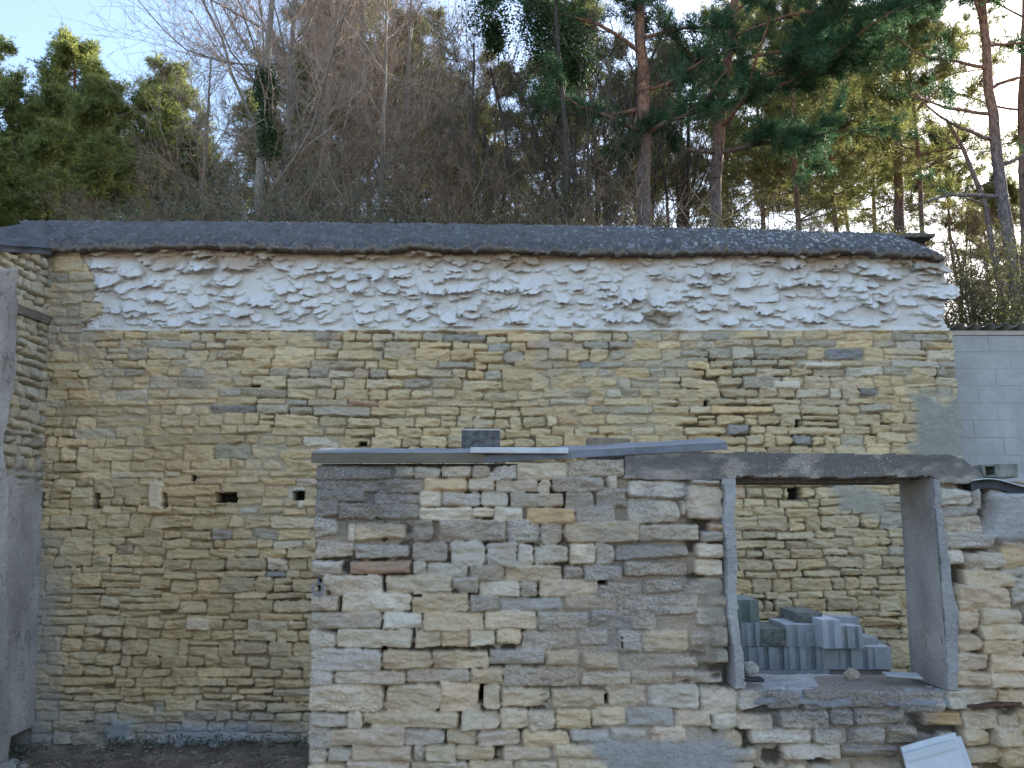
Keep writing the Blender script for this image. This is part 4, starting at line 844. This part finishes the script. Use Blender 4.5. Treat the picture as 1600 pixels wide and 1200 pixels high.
        F = np.stack([i2[:-1, :-1], i2[:-1, 1:], i2[1:, 1:], i2[1:, :-1]], -1).reshape(-1, 4); sk_ = lambda a_: np.stack([a_[:-1], a_[1:], a_[1:] + n0, a_[:-1] + n0], -1)
        fix_normals(np_mesh('sheet', np.concatenate([V, B2]), [F, F + n0, sk_(i2[0]), sk_(i2[-1]), sk_(i2[:, 0]), sk_(i2[:, -1])], mat, t, None, False))
        return t
    t = sheet('fibre_panel', [(1408, 1168), (1493, 1145), (1560, 1560), (1560, 1560)][:2] + [(1600, 1560), (1500, 1560)], YF - .16, .012, 'pale grey panel leaning on the wall at the bottom right, front one', M['panel'])
    sheet('fibre_panel', [(1440, 1160), (1502, 1151), (1625, 1560), (1520, 1560)], YF - .12, .012, 'second pale panel, just showing behind the front leaning one', M['panel'])
    # raised fold near the panel's top edge
    x_, z_ = P(1411, 1176, YF - .17); x2, z2 = P(1496, 1153, YF - .17); d = Vector((float(x2 - x_), 0, float(z2 - z_)))
    mb = MB(); T = Matrix.Translation(Vector((float(x_), YF - .172, float(z_) - .05))) @ Matrix.Rotation(-math.atan2(d.z, d.x), 4, 'Y'); mb.box(.006, d.length - .004, -.003, .0, 0, .045, .001, T)
    o = mb.build('folded_edge', M['panel'], t); o.location = -t.location
    # rusty bar and wire coil
    a = PV(1515, 1105, YF - .07); b = PV(1598, 1100, YF - .07); mb = MB(); T = Matrix.Translation(a) @ Matrix.Rotation(-math.atan2(b.z - a.z, b.x - a.x), 4, 'Y'); mb.box(0, (b - a).length, 0, .06, -.008, .006, .002, T, .002)
    tag(mb.build('iron_bar', M['rust']), 'rusty flat iron bar bedded in the wall at the right edge', 'iron bar')
    segs = []; c = PV(497, 920, YF - .06); rr = random.Random(3)
    for k in range(5):
        r0 = .034 + .006 * rr.uniform(-1, 1); ox, oz = rr.uniform(-.008, .008), rr.uniform(-.008, .008); pts = [Vector((c.x + ox + r0 * math.cos(q / 20 * 6.283), c.y - .004 * k + .01 * math.sin(q / 3), c.z + oz + r0 * math.sin(q / 20 * 6.283))) for q in range(21)]
        segs += [(pts[i], pts[i + 1], .0018, .0018) for i in range(20)]
    p = [c + Vector((.0, .0, .034)), c + Vector((-.004, .03, .07)), c + Vector((-.002, .08, .085))]; segs += [(p[0], p[1], .002, .002), (p[1], p[2], .002, .002)]
    tag(tubes('wire_coil', segs, 5, M['wire']), 'small coil of galvanised wire hanging at the left end of the nearer wall', 'wire coil')
    rg = np.random.default_rng(77); n = 1600; c_ = np.stack([rg.uniform(-5.3, -1.3, n), rg.uniform(7.3, 8.75, n), np.full(n, .07)], 1)
    a_ = rg.normal(size=(n, 3)); a_[:, 2] *= .25; a_ /= np.linalg.norm(a_, axis=1)[:, None]; L_ = (.006 + .03 * rg.random(n) ** 4)[:, None]; V_, F_ = seg_arrays(c_ - a_ * L_, c_ + a_ * L_, rg.uniform(.002, .009, n), rg.uniform(.001, .007, n), 5)
    tag(np_mesh('debris', V_, F_, M['debris']), 'bits of stone, straw and twigs strewn over the yard soil', 'debris', None, 'stuff')
    c_ = np.concatenate([np.stack([rg.uniform(-4.2, -2., 500), 8.72 - .12 * rg.random(500) ** 2, .10 + .10 * rg.random(500) ** 2], 1), np.stack([rg.normal(-5.0, .12, 260), rg.normal(8.45, .12, 260), .04 + .12 * rg.random(260)], 1), np.stack([rg.uniform(-5, -1.3, 260), rg.uniform(7.6, 8.7, 260), .08 + .03 * rg.random(260)], 1)])
    c_[:500] = c_[:500][np.argsort(vn(c_[:500, 0] * 3, c_[:500, 0] * 0, 5))][-500:]; tag(quads_leaf('weeds', c_, .022, M['bush'], None, 8, .4), 'low green weeds on the soil along the foot of the rear wall', 'weeds', None, 'stuff')
    # rubble at the foot of the left corner
    rr = random.Random(9)
    RL = ['largest grey rubble stone in the bottom left corner', 'flat rubble stone next to the drain opening at lower left', 'small pale rubble stone at the bottom left corner of the yard', 'angular rubble stone nearest the foot of the left wall', 'little rubble stone lying apart on the soil at lower left', 'rounded rubble stone in front of the drain opening', 'rubble stone farthest right of the heap at lower left']
    for k in range(7):
        x, y, s_ = [(-4.86, 8.05, .12), (-4.95, 8.3, .08), (-4.7, 7.85, .05), (-5.02, 8.18, .06), (-4.2, 8.1, .035), (-4.78, 8.22, .06), (-4.5, 7.95, .05)][k]
        o = rock('rubble_stone', (x, y, s_ * .45), (s_, s_ * .8, s_ * .6), M['rubblestone'], 40 + k, sub=2); tag(o, RL[k], 'stone', 'loose rubble stones in the bottom left corner')
M['block_dirty2'] = plain('pitted_concrete_block', (.05, .05, .05), (.16, .16, .155), 22, .95, 1., .01)
M['block_brown'] = plain('brown_block', (.16, .13, .09), (.26, .22, .16), 14, .95, .5, .004)
M['warmstone'] = plain('tan_stone', (.30, .25, .19), (.40, .34, .27), 9, .95, .6, .01)

# ------------------------------------------------------------------ vegetation
def seg_arrays(A, B, ra, rb, k):
    n = len(A); D = B - A; D /= np.maximum(np.linalg.norm(D, axis=1), 1e-9)[:, None]
    up = np.where(np.abs(D[:, 2:3]) > .9, np.array([[1., 0, 0]]), np.array([[0, 0, 1.]])); U = np.cross(D, up); U /= np.linalg.norm(U, axis=1)[:, None]; W = np.cross(D, U)
    th = np.arange(k) / k * 2 * math.pi; ring = U[:, None] * np.cos(th)[None, :, None] + W[:, None] * np.sin(th)[None, :, None]
    V = np.concatenate([A[:, None] + ring * ra[:, None, None], B[:, None] + ring * rb[:, None, None]], 1)   # n,2k,3
    i = np.arange(k); base = (np.arange(n) * 2 * k)[:, None, None]
    F = np.stack([i, (i + 1) % k, (i + 1) % k + k, i + k], -1)[None] + base
    return V.reshape(-1, 3), F.reshape(-1, 4)
def tubes(name, segs, k, mat, parent=None, smooth=True):
    A = np.array([tuple(s[0]) for s in segs]); B = np.array([tuple(s[1]) for s in segs]); ra = np.array([s[2] for s in segs], float); rb = np.array([s[3] for s in segs], float)
    V, F = seg_arrays(A, B, ra, rb, k); return np_mesh(name, V, F, mat, parent, None, smooth)
def limb(rg, p, d, L, r0, r1, n, wob, lift, out):
    """wandering limb; returns list of (point, dir, radius)"""
    pts = [(p.copy(), d.copy(), r0)]
    for i in range(n):
        d = d + rg.normal(0, wob, 3); d[2] += lift; d /= np.linalg.norm(d); q = p + d * L / n; a = r0 + (r1 - r0) * i / n; b = r0 + (r1 - r0) * (i + 1) / n
        out.append((p, q, a, b)); p = q; pts.append((p.copy(), d.copy(), b))
    return pts
def bare_tree(seed, H, r, mats, label, group, levels=(11, 7, 6, 5), lean=(0, 0), spread=.8, start=.25, twig_r=.005, up=.10, multi=1, leaf=None, name='bare_tree'):
    rg = np.random.default_rng(seed); thick = []; thin = []; tips = []
    t = empty(name, (0, 0, 0), 0, label, 'tree', group)
    for s_ in range(multi):
        d = np.array([lean[0] + (rg.normal(0, .30) if multi > 1 else 0), lean[1] + (rg.normal(0, .2) if multi > 1 else 0), 1.]); d /= np.linalg.norm(d)
        h = H * (rg.uniform(.75, 1.05) if multi > 1 else 1)
        stem = limb(rg, np.zeros(3) + (rg.normal(0, .25, 3) * [1, 1, 0] if multi > 1 else 0), d, h, r, r * .22, 14, .05 if multi > 1 else .010, .02, thick)
        for i in range(levels[0]):
            f = start + (1 - start) * (i + rg.random()) / levels[0]; k = min(int(f * 14), 13); p, dd, rr = stem[k]
            az = rg.uniform(0, 6.283); o = np.array([math.cos(az), math.sin(az), rg.uniform(.3, 1.1)]); o[:2] *= spread; o /= np.linalg.norm(o)
            L1 = h * .42 * (1.15 - .65 * f) * rg.uniform(.7, 1.2); b1 = limb(rg, p, o, L1, rr * .36, rr * .09 + .004, 7, .12, up, thick)
            for j in range(levels[1]):
                p1, d1, r1 = b1[1 + int(rg.integers(0, 7))]; o1 = d1 + rg.normal(0, .55, 3); o1 /= np.linalg.norm(o1)
                b2 = limb(rg, p1, o1, L1 * .5 * rg.uniform(.6, 1.2), max(r1 * .55, .008), .005, 5, .15, up * .8, thin)
                for m_ in range(levels[2]):
                    p2, d2, r2 = b2[1 + int(rg.integers(0, 5))]; o2 = d2 + rg.normal(0, .6, 3); o2 /= np.linalg.norm(o2)
                    b3 = limb(rg, p2, o2, L1 * .26 * rg.uniform(.5, 1.2), max(r2 * .6, twig_r), twig_r * .7, 3, .18, up * .6, thin)
                    for q in range(levels[3]):
                        p3, d3, _ = b3[1 + int(rg.integers(0, 3))]; o3 = d3 + rg.normal(0, .6, 3); o3 /= np.linalg.norm(o3); e = p3 + o3 * L1 * .13 * rg.uniform(.4, 1.2)
                        thin.append((p3, e, twig_r * .8, twig_r * .4)); tips.append(e)
    tubes('trunk', thick, 7, mats[0], t); tubes('crown', thin, 3, mats[1], t, False)
    return t, np.array(tips)
def quads_leaf(name, Pn, size, mat, parent, seed, asp=.6, smooth=False):
    rg = np.random.default_rng(seed); n = len(Pn); a = rg.normal(size=(n, 3)); a /= np.linalg.norm(a, axis=1)[:, None]; b = np.cross(a, rg.normal(size=(n, 3))); b /= np.linalg.norm(b, axis=1)[:, None]
    s_ = size * rg.uniform(.6, 1.3, (n, 1)); V = np.stack([Pn - a * s_, Pn + b * s_ * asp, Pn + a * s_, Pn - b * s_ * asp], 1).reshape(-1, 3)
    return np_mesh(name, V, np.arange(4 * n).reshape(n, 4), mat, parent)
def tuft(cent, dirs, rg, per, L, wid):
    """pine needles: thin triangles fanned round each tuft axis"""
    n = len(cent); d = np.repeat(dirs, per, 0) * .9 + rg.normal(0, .6, (n * per, 3)); d /= np.linalg.norm(d, axis=1)[:, None]
    c = np.repeat(cent, per, 0) + rg.normal(0, L * .25, (n * per, 3)); s_ = np.cross(d, rg.normal(size=(n * per, 3))); s_ /= np.linalg.norm(s_, axis=1)[:, None]
    ln = L * rg.uniform(.6, 1.25, (n * per, 1)); V = np.stack([c - s_ * wid, c + s_ * wid, c + d * ln], 1).reshape(-1, 3)
    return V, np.arange(len(V)).reshape(-1, 3)
def pine_branch(rg, p, o, L, r, thick, thin, cents, dirs, dens=1., lift=.03, pad=.5, vert=.35):
    b = limb(rg, p, o, L, r, r * .2, 8, .12, lift, thick)
    for j in range(int(11 * dens)):
        k = 2 + int(rg.integers(0, 7)); p1, d1, r1 = b[k]; o1 = d1 + rg.normal(0, .7, 3) * [1, 1, vert]; o1 /= np.linalg.norm(o1)
        c = limb(rg, p1, o1, L * .34 * rg.uniform(.5, 1.2), max(r1 * .5, .008), .006, 4, .15, .05, thin)
        for q in range(int(8 * dens)):
            p2, d2, _ = c[1 + int(rg.integers(0, 4))]; o2 = d2 + rg.normal(0, .8, 3) * [1, 1, .6]; o2[2] += .25; o2 /= np.linalg.norm(o2); e = p2 + o2 * rg.uniform(.12, .42) * pad * 2
            thin.append((p2, e, .006, .004))
            for w_ in range(3): cents.append(e * (1 - .25 * w_) + p2 * .25 * w_ + rg.normal(0, .05, 3)); dirs.append(o2)
def finish_pine(t, thick, thin, cents, dirs, rg, per, L, wid, mats):
    tubes('trunk', thick, 10, mats[0], t); tubes('twigs', thin, 3, mats[1], t, False)
    V, F = tuft(np.array(cents), np.array(dirs), rg, per, L, wid); np_mesh('crown', V, F, mats[2], t)
    return t
def stem_px(pts, Y, base_z):
    """trunk centre line traced on the plane where the tree stands"""
    return [PV(a, b, Y) for a, b in pts]
def big_pine(seed, Y, line, rad, branches, label, mat_n=None, per=12):
    """line: px points bottom->top ; branches: (index fraction, dx, dy, dz, length, density)"""
    rg = np.random.default_rng(seed); pts = [PV(a, b, Y) for a, b in line]; g = pts[0].copy(); gz = float(hill_z(np.array(g.x), np.array(Y))) - .3
    base = Vector((g.x, Y, gz)); t = empty('scots_pine', base, 0, label, 'tree'); thick = []
    P_ = [np.array(base) * 1.] + [np.array(p) for p in pts]; P_ = [p - np.array(base) for p in P_]
    # densify with a little wander
    Q = []
    for a, b in zip(P_[:-1], P_[1:]):
        m = max(2, int(np.linalg.norm(b - a) / .5))
        for k in range(m): Q.append(a + (b - a) * k / m + rg.normal(0, .015, 3))
    Q.append(P_[-1]); n = len(Q); rr = [rad * (1.12 - .62 * i / n) for i in range(n)]
    for i in range(n - 1): thick.append((Q[i], Q[i + 1], rr[i], rr[i + 1]))
    thin = []; ce = []; di = []
    for (f, dx, dy, dz, L, de) in branches:
        i = min(int(f * n), n - 1); o = np.array([dx, dy, dz], float); o /= np.linalg.norm(o); pine_branch(rg, Q[i], o, L, rr[i] * .42, thick, thin, ce, di, de)
    return finish_pine(t, thick, thin, ce, di, rg, per, .17, .010, (M['bark_pine'], M['twig_dark'], mat_n or M['needle']))
def proto_pine(seed, H, label, group, mats, crown=.45, dens=1., spread=.22, per=8, cone=True, nl=.22, nw=.014, trunk_r=.13, nb=34):
    rg = np.random.default_rng(seed); t = empty('pine_tree', (0, 0, 0), 0, label, 'tree', group); thick = []; thin = []; ce = []; di = []
    st = limb(rg, np.zeros(3), np.array([0, 0, 1.]), H, trunk_r, .03, 20, .018, .03, thick)
    for i in range(nb):
        f = crown + (1 - crown) * (i + rg.random()) / nb; p, d, r = st[min(int(f * 20), 19)]; az = rg.uniform(0, 6.28)
        L = H * spread * ((1.05 - (f - crown) / (1 - crown)) ** .75 if cone else 1) * rg.uniform(.6, 1.15) + .25
        o = np.array([math.cos(az), math.sin(az), rg.uniform(-.1, .55)]); o /= np.linalg.norm(o)
        pine_branch(rg, p + np.array([0, 0, rg.uniform(-.2, .2)]), o, L, max(r * .4, .02), thick, thin, ce, di, dens, .05, .55, .7)
    # dead lower snags
    for i in range(8):
        f = crown * rg.uniform(.4, 1); p, d, r = st[int(f * 20)]; az = rg.uniform(0, 6.28); limb(rg, p, np.array([math.cos(az), math.sin(az), .1]), rg.uniform(.6, 1.8), .025, .006, 5, .15, .0, thick)
    return finish_pine(t, thick, thin, ce, di, rg, per, nl, nw, mats)
def place(src, used, px_, Y, rz, sc, label=None, dz=0., name_px_y=350):
    o = src if id(src) not in used else copy_tree(src); used.add(id(src))
    x = float(P(px_, name_px_y, Y)[0]); o.location = (x, Y, float(hill_z(np.array(x), np.array(Y))) - .25 + dz); o.rotation_euler = (0, 0, rz); o.scale = (sc,) * 3
    if label: o['label'] = label
    return o
def shrub(seed, w_, h, mat_l, mat_t, label, group, n=9000, leaf=.035, stems=26, name='shrub'):
    rg = np.random.default_rng(seed); t = empty(name, (0, 0, 0), 0, label, 'shrub', group); thick = []; tips = []
    for s_ in range(stems):
        az = rg.uniform(0, 6.28); o = np.array([math.cos(az) * .5, math.sin(az) * .5, 1.]); o /= np.linalg.norm(o)
        b = limb(rg, np.array([rg.normal(0, w_ * .22), rg.normal(0, w_ * .18), 0]), o, h * rg.uniform(.6, 1.05), .012 + .035 * rg.random() ** 2, .005, 8, .16, .01, thick)
        for j in range(12):
            p, d, r = b[1 + int(rg.integers(0, 8))]; o1 = d + rg.normal(0, .7, 3); o1 /= np.linalg.norm(o1); c = limb(rg, p, o1, h * .3 * rg.uniform(.4, 1.2), .009, .004, 4, .2, .0, thick)
            for q in range(4):
                p2 = c[1 + int(rg.integers(0, 4))][0]; o2 = rg.normal(size=3); o2 /= np.linalg.norm(o2); e = p2 + o2 * h * .10; thick.append((p2, e, .004, .003)); tips.append(e); tips.append((e + p2) / 2)
    tubes('stems', thick, 4, mat_t, t, False); tips = np.array(tips)
    if n:
        Pn = tips[rg.integers(0, len(tips), n)] + rg.normal(0, .10, (n, 3)); quads_leaf('foliage', Pn, leaf, mat_l, t, seed + 1)
    return t

build_small()

def build_forest():
    used = set()
    # --- big pines close behind the wall
    big_pine(1, 17, [(1008, 372), (1006, 250), (1004, 170), (1006, 110), (999, 60), (1000, -20), (1002, -90)], .185,
             [(.74, -.9, -.2, .55, 3.2, .8), (.75, .95, .1, .45, 3.4, .9), (.52, .6, -.9, .1, 2.6, 1.), (.50, -.9, -.5, .0, 2.4, .9), (.56, -.7, .5, .05, 2.5, .8), (.60, .9, .4, .15, 2.8, .9), (.85, -1, .3, .3, 3, 1.), (.9, .5, -1, .2, 2.6, 1.), (.95, 1, .2, .3, 2.8, 1.), (.97, -.6, -.6, .5, 2.5, 1.)],
             'tall straight pine just right of the middle, red upper trunk forking at the top')
    big_pine(2, 18.5, [(1118, 372), (1119, 280), (1124, 200), (1136, 100), (1148, 20), (1156, -60), (1160, -130)], .17,
             [(.66, 1, -.3, .15, 4.8, 1.5), (.60, 1, -.6, -.02, 4.4, 1.5), (.62, -.6, -.9, .0, 3.2, 1.2), (.70, 1, .2, .3, 5.2, 1.5), (.76, 1, -.5, .15, 5.4, 1.6), (.80, .6, -.9, .2, 4.2, 1.4), (.85, 1, 0, .3, 5.4, 1.5), (.5, -.9, -.4, 0, 2.6, 1.1), (.48, .9, -.5, -.05, 3.2, 1.3), (.92, .9, -.4, .1, 5., 1.5), (.54, .5, -1, -.05, 3.2, 1.2), (.9, -.8, -.3, .4, 3, .9)],
             'leaning red barked pine with broad dark green boughs reaching right', per=20)
    big_pine(3, 16, [(1600, 560), (1590, 470), (1573, 360), (1560, 260), (1548, 140), (1538, 40), (1530, -60)], .14,
             [(.45, -1, .2, .05, 2.2, .25), (.5, 1, .2, .2, 1.8, .2), (.56, -1, -.2, .1, 2.4, .3), (.62, -1, .3, .2, 2.6, .35), (.68, 1, -.2, .3, 2., .4), (.73, -1, 0, .35, 2.4, .5), (.78, 1, .3, .4, 2., .6), (.83, -.8, -.4, .3, 2.2, .9), (.88, .8, -.5, .3, 2.2, 1.), (.93, -.9, 0, .3, 2.6, 1.2), (.97, .9, 0, .3, 2.4, 1.2), (.99, -.5, -.8, .3, 2.4, 1.2)],
             'dark slender pine with sparse side branches near the right edge against white sky')
    big_pine(4, 17.5, [(1574, 560), (1560, 440), (1545, 350), (1530, 290), (1505, 235), (1480, 190)], .075,
             [(.6, -1, 0, .3, 1.6, .5), (.7, 1, .2, .4, 1.4, .3), (.8, -1, -.3, .4, 1.8, .6), (.9, .4, 0, .8, 1.6, .6)], 'thin curving young pine leaning left beside the dark slender pine', M['needle_far'])
    big_pine(5, 19, [(1612, 560), (1604, 440), (1600, 330), (1596, 200), (1600, 60), (1604, -60)], .11,
             [(.6, -1, 0, .2, 2, .6), (.7, 1, 0, .2, 2, .6), (.85, -1, 0, .2, 2.5, 1.2), (.92, -.5, -.6, .2, 2.4, 1.2)], 'pine trunk cut by the right edge of the picture')
    big_pine(6, 24, [(1406, 380), (1405, 300), (1402, 200), (1400, 90), (1402, 0), (1400, -60)], .17,
             [(.6, -1, 0, .1, 2.6, .9), (.66, 1, -.3, .2, 2.8, .9), (.72, -.8, -.5, .2, 3., 1.), (.8, 1, 0, .2, 3., 1.2), (.86, -.7, .5, .2, 3, 1.2), (.92, .5, -.8, .2, 3., 1.2), (.96, -1, 0, .2, 3., 1.2)], 'orange lit pine trunk left of the slender right hand pines', M['needle_far'])
    # --- middle distance pines, seen against the light
    mf = (M['bark_pine'], M['twig_dark'], M['needle_far']); G = 'pines standing deeper in the wood'
    pa = proto_pine(21, 15, 'x', G, mf, .35, .8, .2, 9, trunk_r=.12); pb = proto_pine(22, 13, 'x', G, mf, .5, .8, .24, 9, trunk_r=.11)
    spots = [(1245, 26, 1.0, pa, 'thin backlit pine below the broad dark boughs'), (1310, 29, 1.1, pb, 'backlit pine between the leaning pine and the orange lit trunk'), (1436, 23, .9, pb, 'thin dark pine just right of the orange lit trunk'), (1190, 33, 1.15, pa, 'distant pine right of the leaning red pine'),
             (1360, 34, 1.1, pa, 'distant pine behind the orange lit trunk'), (1490, 31, .8, pb, 'low sunlit pine behind the right end of the wall'), (1070, 31, 1.1, pb, 'backlit pine between the two big red pines'), (940, 30, 1.05, pa, 'backlit pine left of the forked pine'), (860, 36, 1.2, pb, 'distant pine behind the ivy column'),
             (760, 33, .95, pa, 'distant pine left of the ivy column'), (650, 29, 1.1, pb, 'olive pine behind the pale twigs near the top middle'), (580, 33, 1.2, pa, 'tall dark pine right of the pale trunks'), (470, 37, .95, pb, 'pine far behind the two pale trunks'), (1530, 38, .62, pa, 'short sunlit pine low at the right above the block building'), (1250, 42, 1.2, pb, 'farthest pine seen under the dark boughs'), (1010, 42, 1.2, pa, 'farthest pine behind the forked pine'), (1570, 30, .6, pb, 'low pine right of the wall end above the corrugated roof'), (520, 27, .95, pa, 'shaded pine between pale trunks and the middle thicket'), (480, 30, 1.15, pb, 'olive pine behind the beige bare trees'), (620, 35, 1.2, pb, 'dark pine behind the middle thicket'), (690, 31, .95, pb, 'shorter olive pine behind the middle thicket'), (410, 36, .9, pa, 'dark pine seen between the two pale trunks'), (730, 44, 1.15, pb, 'remote pine in the centre of the wood'), (1130, 40, 1.3, pa, 'remote pine behind the leaning red pine'), (1330, 44, 1.4, pb, 'remote pine behind the broad dark boughs'), (330, 33, .72, pb, 'low dark pine left of the two pale trunks')]
    for i, (x, Y, s_, src, l) in enumerate(spots): place(src, used, x, Y, i * 1.3, s_, l)
    # --- sunny pines top left
    ml = (M['bark_pine'], M['twig_dark'], M['needle_left']); G = 'bright pines at the left'
    pc = proto_pine(31, 12, 'x', G, ml, .12, .8, .25, 9, trunk_r=.14, nb=85, nl=.15, nw=.015); pd = proto_pine(32, 12, 'x', G, ml, .1, .8, .2, 9, trunk_r=.13, nb=85, nl=.15, nw=.015)
    def top_to(px_, py_, Y):   # height so that the tip reaches py_
        x, z = P(px_, py_, Y); return (float(z) - float(hill_z(np.array(float(x)), np.array(float(Y)))) + .25) / 12
    for i, (x, y, Y, src, l) in enumerate([(10, 62, 27, pc, 'sunlit pine cut by the left edge'), (122, 50, 28, pd, 'tallest sunlit pine at the left, pointed top against blue sky'), (215, 82, 31, pc, 'paler pine right of the tallest left hand one'), (62, 130, 26, pd, 'dark green pine filling between the two left hand pines'), (165, 150, 26, pc, 'bushy pine low in front of the paler left hand one'), (-40, 90, 25, pd, 'pine mostly outside the left edge'), (300, 130, 32, pc, 'brownish pine between the left pines and the pale trunks'), (90, 210, 21, pc, 'dark young pine low at the left behind the coping'), (10, 225, 20, pd, 'dark young pine low at the far left corner')]):
        place(src, used, x, Y, i * 2.1 + .4, top_to(x, y, Y), l, name_px_y=200)
    # --- bare deciduous trees
    G = 'bare broadleaf trees'
    mp = (M['bark_pale'], M['twig_pale'])
    t1, _ = bare_tree(41, 13, .15, mp, 'x', G, (14, 8, 7, 5), spread=1.2, start=.3); t2, _ = bare_tree(42, 12, .13, mp, 'x', G, (14, 8, 7, 5), spread=.8, start=.3, up=.16)
    t3, _ = bare_tree(43, 9, .11, (M['bark_dark'], M['twig_dark']), 'x', G, (8, 6, 5, 4), multi=5, start=.2, up=.14); t4, _ = bare_tree(44, 7, .06, (M['bark_dark'], M['twig']), 'x', G, (7, 6, 6, 5), multi=6, start=.1, up=.06, spread=1.1)
    for i, (x, Y, s_, src, l) in enumerate([(406, 18, 1., t1, 'bare tree with a pale straight ivy wrapped trunk at left centre'), (436, 19, 1.1, t2, 'bare pale tree just right of the ivy wrapped trunk'), (560, 21, 1.05, t2, 'bare beige twigged tree right of the two pale trunks'), (640, 23, 1.0, t1, 'bare tree with dense pale twigs near the top middle'), (500, 24, 1.1, t1, 'bare tree close behind the ivy wrapped trunk'), (310, 22, .78, t2, 'low bare tree left of the two pale trunks'), (600, 19, .85, t2, 'nearer bare beige tree in the left centre'), (540, 27, 1.2, t2, 'tall bare tree far behind the beige ones'), (660, 20, .82, t4, 'dense brown thicket tree left of the dark bare stems'), (540, 19, .85, t4, 'dense brown thicket tree beneath the beige bare trees'), (440, 20, .85, t4, 'dense brown thicket tree behind the ivy'), (860, 20, .8, t4, 'dense brown thicket tree under the ivy column'),
        (880, 18, 1., t3, 'dark many stemmed bare tree left of the forked pine'), (760, 19, .95, t3, 'dark many stemmed bare tree in the middle'), (950, 22, 1.1, t3, 'dark bare stems close left of the forked pine'), (1060, 23, 1.0, t3, 'dark bare stems between the two red pines'), (690, 17.5, .7, t4, 'brown thicket tree in the middle above the coping'), (1500, 20, .62, t4, 'bare scrubby tree beyond the right end of the wall'),
        (260, 18, .62, t4, 'low brown thicket tree at the left'), (340, 19, .72, t4, 'brown thicket tree left of the pale trunks'), (200, 20, .7, t4, 'brown thicket tree in front of the left pines'), (480, 17, .68, t4, 'brown thicket tree below the pale trunks'), (580, 17, .72, t4, 'brown thicket tree in the left centre'), (1180, 20, .6, t4, 'brown thicket tree right of the leaning pine'), (1300, 21, .58, t4, 'brown thicket tree under the dark boughs'), (1390, 20, .5, t4, 'low bare tree near the right end of the coping'), (780, 17, .7, t4, 'brown thicket tree in the centre above the coping'), (900, 16.5, .62, t4, 'brown thicket tree left of the forked trunk foot'), (1560, 22, .55, t4, 'bare scrub above the corrugated roof')]):
        place(src, used, x, Y, i * 1.7 + .2, s_, l)
    # --- ivy
    def ivy(name, pts, Y, rad, n, label, seed):
        rg = np.random.default_rng(seed); a = np.array([np.array(PV(*p, Y)) for p in pts]); k = rg.random(n) * (len(a) - 1); i = k.astype(int); f = (k - i)[:, None]; c = a[i] * (1 - f) + a[i + 1] * f
        rr = rad * (.35 + 1.3 * vn(c[:, 2] * 2.2, c[:, 0] * 0, seed)) * (rg.random(n) ** .6) * (1 + .5 * (rg.random(n) < .12)); th = rg.uniform(0, 6.28, n); c = c + np.stack([np.cos(th) * rr, np.sin(th) * rr, rg.normal(0, .12, n) - rr * .3], 1)
        tag(quads_leaf(name, c, .032, M['ivy'], None, seed, .8), label, 'ivy')
    ivy('ivy_growth', [(425, 238), (420, 190), (416, 140), (414, 110)], 17.8, .26, 4500, 'dark ivy climbing the pale straight trunk at left centre', 3)
    ivy('ivy_growth', [(905, 120), (880, 70), (852, 20), (835, -60)], 17, .5, 17000, 'thick column of hanging ivy at the top middle', 4)
    ivy('ivy_growth', [(775, 75), (768, 30), (762, -40), (760, -90)], 17.5, .5, 8000, 'smaller hanging ivy clump left of the thick ivy column', 5)
    # --- shrubs along the top of the bank
    G = 'evergreen shrubs behind the coping'
    s1 = shrub(51, 2.6, 4.4, M['bush'], M['twig'], 'x', G, 16000, .03); s2 = shrub(52, 2.6, 3.6, M['olive'], M['twig_dark'], 'x', G, 14000, .032); s3 = shrub(53, 2.6, 3.6, None, M['twig'], 'x', G, 0, stems=36)
    for i, (x, Y, s_, src, l) in enumerate([(430, 15.5, 1.0, s1, 'grey green shrub below the pale trunks'), (520, 15, .95, s1, 'grey green shrub right of the pale trunks'), (350, 16, .85, s1, 'grey green shrub left of the pale trunks'), (580, 16, .92, s1, 'grey green shrub at the left centre'), (240, 16, .82, s1, 'grey green shrub low at the left'),
        (650, 15.5, .95, s3, 'leafless bramble bush at the centre left'), (735, 15, .95, s2, 'olive bush at the centre'), (830, 15.3, .95, s3, 'leafless bramble bush at the centre'), (900, 15, .9, s2, 'olive bush left of the forked pine'), (960, 14.5, .9, s3, 'leafless bramble bush by the forked pine trunk'), (1060, 15, .9, s3, 'arching brambles between the two red pines'), (1150, 16, .85, s2, 'olive bush right of the leaning pine'), (1220, 15.5, .85, s3, 'leafless bramble under the dark boughs'), (1300, 16, .8, s2, 'olive bush under the dark boughs'), (1370, 15.5, .72, s3, 'leafless bramble near the right end of the coping'), (160, 16.5, .72, s3, 'leafless bramble behind the left part of the coping'), (290, 15, .78, s3, 'leafless bramble left of the grey green shrubs'), (1500, 15, .75, s2, 'olive bush right of the wall end'), (1540, 17, .75, s3, 'leafless bramble above the corrugated roof'), (90, 17, .75, s1, 'shrub behind the left end of the coping'),
        (460, 18.5, 1.1, s3, 'tall leafless thicket behind the grey green shrubs'), (620, 19, 1.15, s3, 'tall leafless thicket at the left centre'), (700, 18, 1.15, s3, 'tall leafless thicket at the centre'), (800, 18.5, 1.15, s3, 'tall leafless thicket right of centre'), (930, 19, 1.1, s3, 'tall leafless thicket behind the forked pine')]):
        place(src, used, x, Y, i * 2.3, s_, l)
build_forest()
